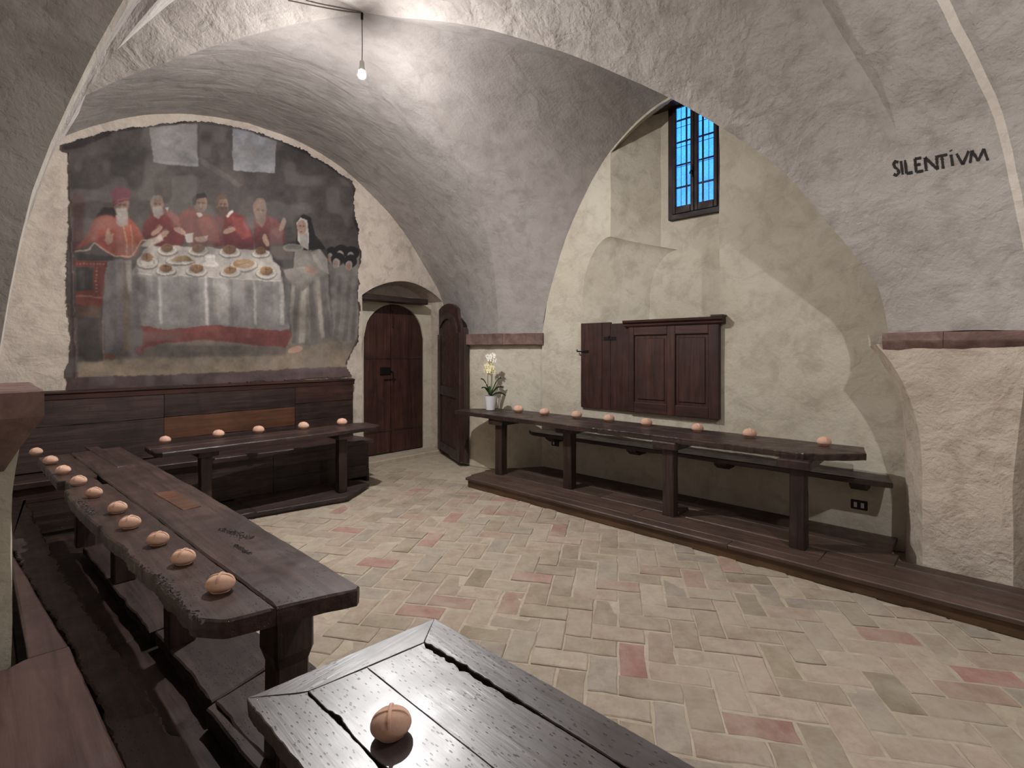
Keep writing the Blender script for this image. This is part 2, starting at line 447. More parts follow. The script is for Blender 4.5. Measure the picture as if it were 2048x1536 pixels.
bmesh.ops.recalc_face_normals(bmc, faces=bmc.faces[:])
for e in bmc.edges:
    e.smooth = not (len(e.link_faces) == 2 and e.calc_face_angle(0) > math.radians(16))
bmc.to_mesh(ceil.data); bmc.free()
BV = BVHTree.FromPolygons([Vector(v) for v in vault.v], vault.f)
def hit_vault(u, v, off=0.002):
    d = ray(u, v); p, n, i, dist = BV.ray_cast(Vector((0, 0, EYE)), d)
    if p is None: return None, None
    if n.dot(d) > 0: n = -n
    return p + n * off, n

def columns(mb, pts, lo, hi, n=14, w=True):
    """vertical wall strip: pts list of plan points, lo/hi functions of index"""
    rows = []
    for i, p in enumerate(pts):
        a, b = lo(i), hi(i)
        rows.append([(wob((p[0], p[1], a + (b - a) * k / n)) if w else (p[0], p[1], a + (b - a) * k / n)) for k in range(n + 1)])
    mb.grid(rows)

# ---- back wall with the door recess
WBK = wb_l + wb_r[1:]
back_tab = [(p.x, p.z) for p in WBK]
DX0, DX1 = 3.86, 5.36
def door_arch(x): return 2.5 + 0.30 * max(0, 1 - ((x - 4.62) / 0.80) ** 2)
wb = MB()
xs = sorted(set([p.x for p in WBK] + [DX0, DX1]))
a = [x for x in xs if x <= DX0]; columns(wb, [(x, YB) for x in a], lambda i: 0.0, lambda i: interp(a[i], back_tab), 24)
b = [DX0 + (DX1 - DX0) * k / 24 for k in range(25)]
b = b
columns(wb, [(x, YB) for x in b], lambda i: min(door_arch(b[i]), interp(b[i], back_tab) - 0.01), lambda i: interp(b[i], back_tab), 8)
c = [x for x in xs if x >= DX1]; columns(wb, [(x, YB) for x in c], lambda i: 0.0, lambda i: interp(c[i], back_tab), 24)
# recess: jambs, soffit, back
YD = 7.0
wb.grid([[wob((DX0, YB + (YD - YB) * k / 3, 2.5 * j / 10)) for j in range(11)] for k in range(4)])
wb.grid([[wob((DX1, YB + (YD - YB) * k / 3, 2.55 * j / 10)) for j in range(11)] for k in range(4)])
wb.grid([[wob((x, YB + (YD - YB) * k / 3, door_arch(x))) for x in b] for k in range(4)])
wb.grid([[(DX0 - .1 + 1.7 * i / 6, YD, 3.0 * j / 6) for i in range(7)] for j in range(7)])
struct('wall_back', wb, 'plaster_back', smooth=True)

# ---- right wall with the window niche
WR = wr_l + wr_r[1:]
right_tab = sorted((p.y, p.z) for p in WR)
NY0, NY1, NY2, NZ0 = 2.0, 3.32, 3.745, 1.0
def niche_curve(y): return 2.30 + 0.82 * math.sqrt(max(0, 1 - ((y - NY1) / (NY2 - NY1)) ** 2))
wr = MB()
def rcols(y0, y1, lo, hi, n=10, m=14):
    ys = [y0 + (y1 - y0) * k / n for k in range(n + 1)]
    columns(wr, [(XR, y) for y in ys], lambda i: lo(ys[i]), lambda i: hi(ys[i]), m)
W_ = lambda y: interp(y, right_tab)
rcols(.44, NY0, lambda y: 0, W_, 18, 24)
rcols(NY0, NY2, lambda y: 0, lambda y: NZ0, 16, 8)
rcols(NY1, NY2, niche_curve, W_, 12, 14)
rcols(NY2, 4.42, lambda y: 0, W_, 8, 24)
rcols(NY0, NY1, lambda y: W_(y) - 0.03, W_, 12, 1)
# niche: left jamb (splayed, wider below with an arched top), right jamb, ceiling, back
zs = [NZ0 + (2.30 - NZ0) * k / 8 for k in range(9)]
wr.grid([[wob((XR, NY2, z)) for z in zs], [wob((XR + .2, NY1 + .03, z)) for z in zs], [wob((XN, NY2 - .75, z)) for z in zs]])
arc = [(NY1 + (NY2 - NY1) * math.cos(t * math.pi / 2 / 10), 2.30 + .82 * math.sin(t * math.pi / 2 / 10)) for t in range(11)]
mid = [(NY1 - .22 + .25 * math.cos(t * math.pi / 20), 2.30 + .75 * math.sin(t * math.pi / 20)) for t in range(11)]
bk = [(2.62 + .375 * math.cos(t * math.pi / 20), 2.30 + .62 * math.sin(t * math.pi / 20)) for t in range(11)]
wr.grid([[wob((XR, y, z)) for y, z in arc], [wob((XR + .2, y, z)) for y, z in mid], [wob((XN, y, z)) for y, z in bk]])
topz = lambda y: W_(y) - 0.03
wr.grid([[wob((XR, NY1, 3.12 + (topz(NY1) - 3.12) * k / 8)) for k in range(9)],
         [wob((XR + .2, NY1 - .22, 3.05 + (4.45 - 3.05) * k / 8)) for k in range(9)],
         [wob((XN, 2.84, 2.92 + (4.72 - 2.92) * k / 8)) for k in range(9)]])
wr.grid([[wob((XR, NY1 - .0, 3.12)), wob((XR + .2, NY1 - .22, 3.05)), wob((XN, 2.84, 2.92))],
         [wob((XR, NY1, 3.12)), wob((XR + .2, NY1 - .22, 3.05)), wob((XN, 2.62, 2.92))]])
wr.grid([[wob((XR + (XN - XR) * k / 4, NY0 - .0, NZ0 + 3.6 * j / 12)) for j in range(13)] for k in range(5)])
cys = [NY0 + (NY1 - NY0) * k / 10 for k in range(11)]
wr.grid([[wob((XR, y, topz(y))) for y in cys], [(XN + .02, NY0 + (2.84 - NY0) * k / 10, 4.74) for k in range(11)]])
WY0, WY1, WZ0, WZ1 = 2.10, 2.70, 3.29, 4.68
def nb(y0, y1, z0, z1, n=6):
    wr.grid([[wob((XN, y0 + (y1 - y0) * i / n, z0 + (z1 - z0) * j / n)) for i in range(n + 1)] for j in range(n + 1)])
nb(NY0 - .02, WY0, WZ0, WZ1); nb(WY1, 3.05, WZ0, WZ1); nb(NY0 - .02, 3.05, NZ0, WZ0, 10); nb(NY0 - .02, 3.05, WZ1, 4.85)
wr.box((XR, NY0, NZ0 - .03), (XN, NY2, NZ0))
# near continuation of the right wall behind the pier
wr.grid([[wob((5.0, -.3 - 4.9 * k / 10, 2.4 * j / 8)) for j in range(9)] for k in range(11)])
struct('wall_right', wr, 'plaster_wall', smooth=False)
for p in bpy.data.objects['wall_right'].data.polygons: p.use_smooth = True
bmw = bmesh.new(); bmw.from_mesh(bpy.data.objects['wall_right'].data)
bmesh.ops.remove_doubles(bmw, verts=bmw.verts[:], dist=0.0008)
for e in bmw.edges: e.smooth = not (len(e.link_faces) == 2 and e.calc_face_angle(0) > math.radians(24))
bmw.to_mesh(bpy.data.objects['wall_right'].data); bmw.free()

# ---- corner pier, right pier, left pier
cp = MB()
plan = [(5.42, 4.40), (5.27, 4.7), (5.12, 5.05), (5.04, 5.4), (5.0, 5.72), (5.2, 6.2), (5.45, 6.62)]
columns(cp, plan, lambda i: 0, lambda i: 1.95, 16)
cp.add([(x, y, 1.95) for x, y in plan] + [(5.6, 6.6, 1.95), (5.6, 4.4, 1.95)], [tuple(range(9))])
struct('wall_corner_pier', cp, 'plaster_wall', smooth=True)

rp = MB(); rows = []
for k in range(23):
    z = 0.0 + 1.76 * k / 22
    e = max(0, (z - 0.75) / 1.0); cove = 0.27 * e ** 2.6
    fl = (4.80 - .04 * e, .305 + cove); side = (5.03 + .05 * e, .41 + cove * .92); wl = (XR + .05, .46 + cove * .55)
    fr = (4.79 - .04 * e, -.17 - .07 * e); rr = (5.05, -.34)
    rows.append([wob((x, y, z), .010) for x, y in (wl, lerp(wl, side, .5), side, lerp(side, fl, .5), fl, lerp(fl, fr, .2), lerp(fl, fr, .4), lerp(fl, fr, .6), lerp(fl, fr, .8), fr, lerp(fr, rr, .5), rr)])
rp.grid(rows)
struct('wall_right_pier', rp, 'plaster_pier')
o = bpy.data.objects['wall_right_pier']
for p in o.data.polygons: p.use_smooth = True
bmw = bmesh.new(); bmw.from_mesh(o.data)
for e in bmw.edges: e.smooth = not (len(e.link_faces) == 2 and e.calc_face_angle(0) > math.radians(22))
bmw.to_mesh(o.data); bmw.free()

lp = MB(); rows = []
for k in range(19):
    z = 1.50 * k / 18; e = max(0, (z - 1.05) / .45); cove = 0.05 * e ** 1.8
    rows.append([wob((x, y, z), .012) for x, y in ((-.45, 2.74), (-.15, 2.73 - cove * .3), (.09 + cove, 2.72 - cove * .6), (.10 + cove, 2.95), (.10 + cove, 3.15 + cove), (-.45, 3.2 + cove))])
lp.grid(rows)
lp.grid([[wob((x, y, 1.61 * k / 10), .008) for x, y in ((-.5, 1.64), (-.25, 1.63), (-.02, 1.63), (-.01, 1.9), (-.01, 2.2), (-.01, 2.6))] for k in range(11)])
lp.add([(-.5, 1.64, 1.605), (-.02, 1.64, 1.605), (-.01, 2.6, 1.605), (-.5, 2.6, 1.605)], [(0, 1, 2, 3)])
struct('wall_left_pier', lp, 'plaster_wall', smooth=False)

# ---- left wall and the rest of the room behind the camera
wl = MB(); WL = wl_l + wl_r[1:]
columns(wl, [(p.x, p.y) for p in WL], lambda i: 0, lambda i: WL[i].z, 14)
wl.grid([[wob((-.5, 2.9 - 8.1 * k / 14, 4.2 * j / 10)) for j in range(11)] for k in range(15)])
struct('wall_left', wl, 'plaster_left', smooth=True)
wn = MB(); wn.grid([[(-.6 + 6.2 * k / 8, -5.2, 4.8 * j / 8) for j in range(9)] for k in range(9)])
wn.grid([[(4.7 + .4 * k, -.3 - 4.9 * j / 6, 1.9) for j in range(7)] for k in range(2)])
struct('wall_near', wn, 'plaster_left')

# unseen outer shell, added to stop light leaking through gaps in the plaster skins
sm = MB(); X0, X1, Y0, Y1, ZT = -.75, 5.80, -5.4, 7.15, 5.05
sm.box((X0 - .2, Y0 - .2, -.2), (X0, Y1 + .2, ZT)); sm.box((X0, Y1, -.2), (X1 + .2, Y1 + .2, ZT)); sm.box((X0, Y0 - .2, -.2), (X1 + .2, Y0, ZT))
sm.box((X0 - .2, Y0 - .2, ZT), (X1 + .2, Y1 + .2, ZT + .2)); sm.box((X0 - .2, Y0 - .2, -.3), (X1 + .2, Y1 + .2, -.2))
sm.box((X1, Y0, -.2), (X1 + .2, 2.02, ZT)); sm.box((X1, 2.80, -.2), (X1 + .2, Y1, ZT)); sm.box((X1, 2.02, -.2), (X1 + .2, 2.80, 3.20)); sm.box((X1, 2.02, 4.78), (X1 + .2, 2.80, ZT))
sm.box((5.0, .1, 1.74), (5.6, .66, 1.86)); sm.box((5.0, -.32, -.1), (5.7, .38, 1.86))
struct('outer_shell', sm, 'plaster_wall')

# ---- floor: mortar bed and herringbone bricks
fl = MB(); fl.grid([[(-.6 + 6.3 * i / 20, -5.3 + 12.4 * j / 30, -0.0045) for j in range(31)] for i in range(21)])
floor = struct('floor', fl, 'mortar')
S_ = 0.158; GAP = 0.005
ax, ay = Vector((CY, -SY, 0)), Vector((SY, CY, 0))       # brick directions run at 45 degrees to the walls
ang = math.radians(-12.0)
ax, ay = ax * math.cos(ang) + ay * math.sin(ang), ay * math.cos(ang) - ax * math.sin(ang)
def inside_floor(x, y):
    if x > 4.24 or x < 0.25: return False
    if y > 5.5 and x < 3.5: return False
    if y > 6.95: return False
    if y > 4.7 and x > 4.24 + (y - 4.7) * .5 and y < 5.6: return False
    return True
def brick_mesh(var, mat):
    rnd = random.Random(var * 17 + 3); w, l = S_ - GAP, 2 * S_ - GAP
    hx, hy = l / 2 - rnd.uniform(0, .006), w / 2 - rnd.uniform(0, .006); c = 0.006
    mb = MB(); jit = lambda: rnd.uniform(-.0065, .0065)
    top = []; n = 3
    for (sx, sy, ex, ey) in ((-hx, -hy, hx, -hy), (hx, -hy, hx, hy), (hx, hy, -hx, hy), (-hx, hy, -hx, -hy)):
        m = 3 if abs(sx - ex) > abs(sy - ey) else 2
        for k in range(m): top.append((sx + (ex - sx) * k / m + jit() * (k > 0) , sy + (ey - sy) * k / m + jit() * (k > 0)))
    tz = [rnd.uniform(-.0016, .0016) for _ in top]
    sh = lambda f, z, t: [(x * f[0], y * f[1], z + dz * t) for (x, y), dz in zip(top, tz)]
    f = ((hx - c) / hx, (hy - c) / hy)
    r2 = sh(f, 0, 1); r1 = sh((1, 1), -.004, 1); r0 = sh((1, 1), -.03, 0)
    n = len(top); mb.v = r0 + r1 + r2
    for i in range(2):
        for j in range(n):
            k = (j + 1) % n; mb.f.append((i * n + j, i * n + k, (i + 1) * n + k, (i + 1) * n + j))
    mb.f.append(tuple(range(2 * n, 3 * n))); mb.mi = [0] * len(mb.f)
    return mb
VAR = [brick_mesh(i, 0) for i in range(8)]
bcache = {}
def brick_data(var, mi):
    if (var, mi) not in bcache: bcache[(var, mi)] = mesh_of('brick', VAR[var], BRICK[mi])
    return bcache[(var, mi)]
rb = random.Random(11)
cells = []
for i in range(-60, 60):
    for j in range(-60, 60):
        r = (i - j) % 4
        if r == 0: c0 = (i + 1.0, j + 0.5); rot = 0
        elif r == 3: c0 = (i + 0.5, j + 1.0); rot = 1
        else: continue
        p = ax * (c0[0] * S_) + ay * (c0[1] * S_)
        x, y = p.x, p.y
        if not inside_floor(x, y): continue
        pj = project((x, y, 0))
        if pj[2] < 1.0: continue
        u, v = pj[0], pj[1]
        if u < -60 or u > 2110 or v > 1600: continue
        cells.append((pj[2], x, y, rot, u, v))
def visible_floor(u, v, x, y):
    if v > 1360 and u < 700: return False
    line = 1245 + (u - 870) * .549            # hidden behind the near table
    if u < 880 and v > 1245 + (870 - u) * .37: return False
    if u >= 870 and v > line + 25: return False
    if x < 1.0: return False
    return True
cells = [c for c in cells if c[1] > .85]
vis = [c for c in cells if visible_floor(c[4], c[5], c[1], c[2])]
hid = [c for c in cells if not visible_floor(c[4], c[5], c[1], c[2])]
vis.sort(); near = vis[:300]; far = vis[300:] + hid
def brick_pick(x, y):
    n = noise.noise(Vector((x * .8, y * .8, 3.1))) + rb.uniform(-.5, .5)
    q = rb.random()
    if q < .055: return 7
    if q < .13: return 6
    if q < .18: return 9
    if q < .26: return 8
    return min(5, max(0, int((n + .8) / 1.6 * 6)))
ang0 = math.atan2(ax.y, ax.x)
for d, x, y, rot, u, v in near:
    o = bpy.data.objects.new('brick', brick_data(rb.randrange(8), brick_pick(x, y))); COL.objects.link(o)
    o.parent = floor; z = rb.uniform(-.004, .0045)
    o.location = (x, y, z); o.rotation_euler = (rb.uniform(-.012, .012), rb.uniform(-.012, .012), ang0 + rot * math.pi / 2 + rb.uniform(-.018, .018))
rest = MB()
for d, x, y, rot, u, v in far:
    vb = VAR[rb.randrange(8)]; aa = ang0 + rot * math.pi / 2 + rb.uniform(-.012, .012); ca, sa = math.cos(aa), math.sin(aa); z = rb.uniform(-.004, .0045)
    rest.add([(x + p[0] * ca - p[1] * sa, y + p[0] * sa + p[1] * ca, z + p[2]) for p in vb.v], vb.f, brick_pick(x, y))
ro = obj('far_bricks', rest, BRICK, floor); ro['kind'] = 'stuff'

# ---- corbel stones (string course under the vault)
def corbel(name, path, z0, z1, proj, cuts):
    """path: plan polyline of the wall, proj: outward offset, split into stone blocks at cuts"""
    root = struct_empty(name)
    P = [Vector((x, y, 0)) for x, y in path]
    L = [0]
    for a, b in zip(P, P[1:]): L.append(L[-1] + (b - a).length)
    def at(s):
        s = min(max(s, 0), L[-1])
        for i in range(len(P) - 1):
            if s <= L[i + 1] + 1e-9:
                t = (s - L[i]) / (L[i + 1] - L[i]); d = (P[i + 1] - P[i]).normalized(); return P[i].lerp(P[i + 1], t), Vector((d.y, -d.x, 0))
    cs = [0] + [c * L[-1] for c in cuts] + [L[-1]]
    for a, b in zip(cs, cs[1:]):
        a += .0015; b -= .0015; mb = MB(); rings = []
        n = max(3, int((b - a) / .05))
        for k in range(n + 1):
            p, nrm = at(a + (b - a) * k / n)
            h = z1 - z0
            prof = [(-.08, z1), (proj * .96, z1), (proj, z1 - .012), (proj, z1 - h * .42), (proj * .93, z1 - h * .5), (0.02, z0), (-.08, z0)]
            ring = []
            for q, z in prof:
                w = p + nrm * q; w.z = z; ring.append(wob(w, .006, 9))
            rings.append(ring)
        mb.rings(rings); obj('stone_block', mb, 'stone_corbel', root)
    return root
corbel('trim_1', [(5.0, 5.74), (5.03, 5.4), (5.12, 5.04), (5.27, 4.69), (5.40, 4.42)][::-1], 1.80, 1.955, .10, (.42, .78))
corbel('trim_2', [(4.79, -2.2), (4.79, .54)][::-1], 1.70, 1.84, .07, (.13, .30, .52, .75))
# left corbel: a single heavy block under the left springing
mb = MB(); rings = []
for z, g in ((1.555, -.02), (1.55, -.01), (1.455, -.01), (1.44, -.02), (1.34, -.08), (1.25, -.115)):
    rings.append([wob((x, y, z), .008, 8) for x, y in ((-.4, 2.55 - g), (-.15, 2.55 - g), (.185 + g, 2.55 - g), (.19 + g, 2.75), (.19 + g, 3.0), (.185 + g, 3.25 + g), (-.4, 3.25 + g))][::-1])
mb.rings(rings[::-1])
cl = struct_empty('trim_3'); obj('stone_block', mb, 'stone_corbel', cl)

# ================================================================== WINDOW
wroot = struct_empty('window_1', (XN, 2.4, WZ0))
mb = MB(); x0, x1 = XN - .055, XN + .03
t = .035
mb.box((x0, WY0 - .02, WZ0 - .02), (x1, WY1 + .02, WZ0 + t)); mb.box((x0, WY0 - .02, WZ1 - t), (x1, WY1 + .02, WZ1 + .02))
mb.box((x0, WY0 - .02, WZ0 + t), (x1, WY0 + t, WZ1 - t)); mb.box((x0, WY1 - t, WZ0 + t), (x1, WY1 + .02, WZ1 - t))
obj('window_frame', mb, 'wood_dark', wroot)
ym = (WY0 + WY1) / 2
for (a, b) in ((WY0 + t, ym - .002), (ym + .002, WY1 - t)):
    c = MB(); s = .042; zb, zt = WZ0 + t + .003, WZ1 - t - .003; xa, xb = XN - .07, XN - .025
    zi0 = zb + .085; zi1 = zt - .06
    c.cbox((xa, a, zb), (xb, a + s, zt), .005); c.cbox((xa, b - s, zb), (xb, b, zt), .005)
    c.cbox((xa, a + s, zb), (xb, b - s, zi0), .005); c.cbox((xa, a + s, zi1), (xb, b - s, zt), .005)
    co = obj('casement', c, 'wood_dark', wroot)
    ia, ib = a + s, b - s; nc, nr = 3, 5
    g = MB(); xm = XN - .045
    for k in range(1, nc):
        y = ia + (ib - ia) * k / nc; g.box((xm - .004, y - .0022, zi0), (xm + .004, y + .0022, zi1))
    for k in range(1, nr):
        z = zi0 + (zi1 - zi0) * k / nr; g.box((xm - .004, ia, z - .0022), (xm + .004, ib, z + .0022))
    gl = obj('lead_came', g, 'iron', wroot)
    for i in range(nc):
        for j in range(nr):
            y0_, y1_ = ia + (ib - ia) * i / nc + .0023, ia + (ib - ia) * (i + 1) / nc - .0023
            z0_, z1_ = zi0 + (zi1 - zi0) * j / nr + .0023, zi0 + (zi1 - zi0) * (j + 1) / nr - .0023
            p = MB(); p.box((xm - .0012, y0_, z0_), (xm + .0012, y1_, z1_)); obj('pane', p, 'glass', wroot)
h = MB(); h.box((XN - .082, ym + .012, 3.72), (XN - .070, ym + .034, 3.86)); h.tube([(XN - .076, ym + .022, 3.79), (XN - .10, ym + .022, 3.79), (XN - .115, ym + .03, 3.75)], .007)
obj('window_latch', h, 'iron', wroot)
# timber lintel over the window
mb = MB(); mb.cbox((XN - .24, NY0 + .04, 4.60), (XN - .03, 3.0, 4.72), .01)
ln = obj('lintel_beam', mb, 'wood_y'); ln['kind'] = 'structure'
# iron grating and neighbouring wall outside
gr = thing('window_grating', (XN + .18, 2.4, WZ0), 'dark iron bar grating outside the blue window panes', 'grating')
g = MB()
for y in (2.2, 2.4, 2.6): g.box((XN + .18, y - .008, 3.19), (XN + .196, y + .008, 4.79))
obj('upright_bars', g, 'iron', gr)
g = MB()
for z in (3.45, 3.72, 4.0, 4.28, 4.55): g.box((XN + .196, 2.01, z - .008), (XN + .212, 2.81, z + .008))
obj('cross_bars', g, 'iron', gr)
mb = MB(); mb.box((8.6, -1.0, 0.0), (8.9, 4.6, 7.4))
ow = obj('outside_wall', mb, 'outside_wall'); ow['kind'] = 'structure'

# ================================================================== DOOR
d = struct_empty('door_1', (4.62, 6.95, 0.06))
DW0, DW1, DH, SP = 4.06, 5.20, 2.46, 1.90
def arch_top(x, x0, x1, sp, top):
    c = (x0 + x1) / 2; r = (x1 - x0) / 2; return sp + (top - sp) * math.sqrt(max(0, 1 - ((x - c) / r) ** 2))
cuts = [DW0, 4.30, 4.56, 4.615, 4.90, DW1]
for a, b in zip(cuts, cuts[1:]):
    a += .002; b -= .002; n = 8
    poly = [(a, .08), (b, .08)] + [(b + (a - b) * k / n, arch_top(b + (a - b) * k / n, DW0, DW1, SP, DH) - .004) for k in range(n + 1)]
    mb = MB(); mb.extrude_y(poly, 6.93 if b - a > .1 else 6.915, 6.98)
    obj('plank', mb, 'wood_red_z', d)
for z in (1.58, .42):
    mb = MB(); mb.cbox((DW0 + .01, 6.922, z), (DW1 - .01, 6.932, z + .03), .003); obj('batten_groove', mb, 'wood_z', d)
mb = MB(); mb.cbox((4.36, 6.905, 1.33), (4.55, 6.93, 1.45), .006); lk = obj('lock_plate', mb, 'iron', d)
mb = MB(); mb.tube([(4.53, 6.915, 1.40), (4.53, 6.89, 1.40), (4.58, 6.885, 1.36), (4.585, 6.885, 1.22)], .009); obj('handle', mb, 'iron', d)
mb = MB(); mb.tube([(4.43, 6.91, 1.25), (4.64, 6.91, 1.255)], .008); obj('bolt', mb, 'iron', d)
mb = MB(); mb.tube([(4.585, 6.91, 2.36), (4.585, 6.905, 2.1), (4.60, 6.90, 2.08)], .007); obj('latch_rod', mb, 'iron', d)
# plastered arch around the door (spandrel), stone threshold, wooden lintel
mb = MB(); n = 20
inner = [(DW0 - .0, .0)] + [(DW0 + (DW1 - DW0) * k / n, arch_top(DW0 + (DW1 - DW0) * k / n, DW0, DW1, SP, DH) + .005) for k in range(n + 1)] + [(DW1, .0)]
outer = [(DX0 - .02, .0)] + [(DX0 - .02 + (DX1 - DX0 + .04) * k / n, 2.50) for k in range(n + 1)] + [(DX1 + .02, .0)]
fr, bk_ = 6.90, 7.0
mb.grid([[(x, fr, z) for x, z in outer], [(x, fr, z) for x, z in inner], [(x, bk_, z) for x, z in inner]])
o = obj('door_surround', mb, 'plaster_wall'); o['kind'] = 'structure'
mb = MB(); mb.cbox((DX0 + .0, 6.64, 2.47), (5.10, 6.86, 2.56), .012)
ln = obj('door_lintel', mb, 'wood_x'); ln['kind'] = 'structure'
mb = MB(); mb.cbox((DX0 + .02, 6.56, -.02), (DX1 - .02, 7.0, .06), .012)
th = obj('threshold', mb, 'mortar'); th['kind'] = 'structure'
# open outer leaf
hx, hy, ex, ey = 5.30, 6.62, 4.87, 5.58
dv = Vector((ex - hx, ey - hy, 0)); LW = dv.length; dv.normalize(); nv = Vector((-dv.y, dv.x, 0))
if nv.x > 0: nv = -nv
leaf = struct_empty('door_2', (hx, hy, .06))
def leafpt(s, t, z): return Vector((hx, hy, 0)) + dv * s + nv * t + Vector((0, 0, z))
def leaf_prism(poly, t0, t1):
    mb = MB(); mb.rings([[leafpt(s, t0, z) for s, z in poly], [leafpt(s, t1, z) for s, z in poly]]); return mb
def leaf_top(s):
    q = s / LW; return 2.14 + .32 * math.sqrt(max(0, 1 - ((q - .38) / .62) ** 2)) - (.12 if q > .9 else 0)
pc = [0, .24, .48, .72, .95, LW]
for a, b in zip(pc, pc[1:]):
    a += .002; b -= .002
    poly = [(a, .07), (b, .07)] + [(b + (a - b) * k / 5, min(2.46, leaf_top(b + (a - b) * k / 5))) for k in range(6)]
    obj('plank', leaf_prism(poly, -.045, 0.0), 'wood_red_z', leaf)
for a, b in ((.0, .11), (LW - .13, LW)):
    obj('stile', leaf_prism([(a, .07), (b, .07), (b, 1.98), (a, 1.98)], 0, .022), 'wood_z', leaf)
for z0, z1 in ((.09, .22), (1.0, 1.14)):
    obj('rail', leaf_prism([(.11, z0), (LW - .13, z0), (LW - .13, z1), (.11, z1)], 0, .02), 'wood_x', leaf)
arcp = [(.11 + (LW - .24) * k / 14, 1.88 + .34 * math.sqrt(max(0, 1 - ((k / 14 - .45) / .56) ** 2))) for k in range(15)]
arco = [(s, z + .09) for s, z in arcp]
obj('arched_moulding', leaf_prism(arcp + arco[::-1], 0, .024), 'wood_z', leaf)
obj('edge_board', leaf_prism([(LW - .05, .05), (LW + .02, .05), (LW + .02, 2.02), (LW - .05, 2.06)], -.12, -.045), 'wood_z', leaf)

# ================================================================== WALL SHUTTERS under the window
def yu(u, x=XR - .03): return on_x(u, 700, x)[1]
sh = thing('wall_shutter', (XR, 3.35, 1.0), 'plain dark plank shutter with iron hook, left half of the wall cupboard', 'shutter')
ycuts = [3.74, 3.42, 3.30, 3.04]
for a, b in zip(ycuts, ycuts[1:]):
    mb = MB(); mb.cbox((XR - .045, b + .002, .985), (XR - .0, a - .002, 2.06 if a > 3.4 else 2.04), .004); obj('plank', mb, 'wood_red_z', sh)
mb = MB(); mb.tube([(XR - .05, 3.68, 1.70), (XR - .055, 3.79, 1.70), (XR - .04, 3.80, 1.72)], .009); mb.box((XR - .055, 3.62, 1.685), (XR - .043, 3.70, 1.715)); obj('hook', mb, 'iron', sh)
mb = MB(); mb.box((XR - .052, 3.22, 1.84), (XR - .044, 3.39, 1.88)); mb.tube([(XR - .05, 3.32, 1.86), (XR - .05, 3.32, 1.89)], .014); obj('strap_hinge', mb, 'iron', sh)
pcp = thing('wall_cupboard', (XR, 2.5, 1.0), 'dark walnut wall cupboard with two framed panels and moulded cornice', 'cupboard')
y0, y1, zb, zt = 1.98, 3.04, .985, 1.99
xa = XR - .065
for (a, b) in ((y0, y0 + .11), (2.46, 2.555), (y1 - .07, y1)):
    mb = MB(); mb.cbox((xa, a, zb), (XR, b, zt), .006); obj('stile', mb, 'wood_red_z', pcp)
for (za, zc) in ((zb, zb + .12), (zt - .10, zt)):
    for (a, b) in ((y0 + .11, 2.46), (2.555, y1 - .07)):
        mb = MB(); mb.cbox((xa, a, za), (XR, b, zc), .006); obj('rail', mb, 'wood_red_y', pcp)
for (a, b) in ((y0 + .11, 2.46), (2.555, y1 - .07)):
    mb = MB(); mb.box((xa + .022, a, zb + .12), (XR, b, zt - .10))
    q = .035; mb.cbox((xa + .010, a + q, zb + .12 + q), (xa + .03, b - q, zt - .10 - q), .009); obj('panel', mb, 'wood_red_z', pcp)
mb = MB()
prof = [(XR + .0, 1.99), (xa - .005, 1.99), (xa - .02, 2.005), (xa - .022, 2.02), (xa - .05, 2.04), (xa - .055, 2.065), (XR + .0, 2.065)]
mb.rings([[(x, y, z) for x, z in prof] for y in (1.93, 3.09)]); obj('cornice', mb, 'wood_red_y', pcp)
mb = MB(); mb.cbox((xa - .05, 1.92, 2.065), (XR + .02, 2.05, 2.085), .004); obj('cornice_cap', mb, 'wood_y', pcp)

# ================================================================== WOODEN FURNITURE
def rough_plank(poly, z0, z1, amp=.004, seg=.05, seed=0, rag=0.0, rag_fn=None, ch=.007):
    """thick board with hand-worn uneven edges, poly counter-clockwise in plan"""
    r = random.Random(seed); A = sum(a[0] * b[1] - b[0] * a[1] for a, b in zip(poly, poly[1:] + poly[:1]))
    if A < 0: poly = poly[::-1]
    pts = []
    for a, b in zip(poly, poly[1:] + poly[:1]):
        L = math.hypot(b[0] - a[0], b[1] - a[1]); n = max(1, int(L / seg)); nx, ny = (b[1] - a[1]) / L, -(b[0] - a[0]) / L
        for k in range(n):
            t = k / n; x, y = a[0] + (b[0] - a[0]) * t, a[1] + (b[1] - a[1]) * t
            w = noise.noise(Vector((x * 6 + seed, y * 6, seed * 1.7))) * amp * 2 + r.uniform(-amp, amp) * .5
            if rag_fn: w -= rag_fn(x, y, r)
            if k == 0: w = 0; 
            pts.append((x + nx * w, y + ny * w, nx, ny))
    ring = lambda ins, z, jz: [(p[0] - p[2] * ins, p[1] - p[3] * ins, z + (noise.noise(Vector((p[0] * 9, p[1] * 9, z * 20 + seed))) * jz)) for p in pts]
    mb = MB(); mb.rings([ring(.002, z0, .006 * (amp / .004)), ring(0, (z0 + z1) / 2, .002), ring(0, z1 - ch, .002), ring(ch, z1, 0)])
    return mb

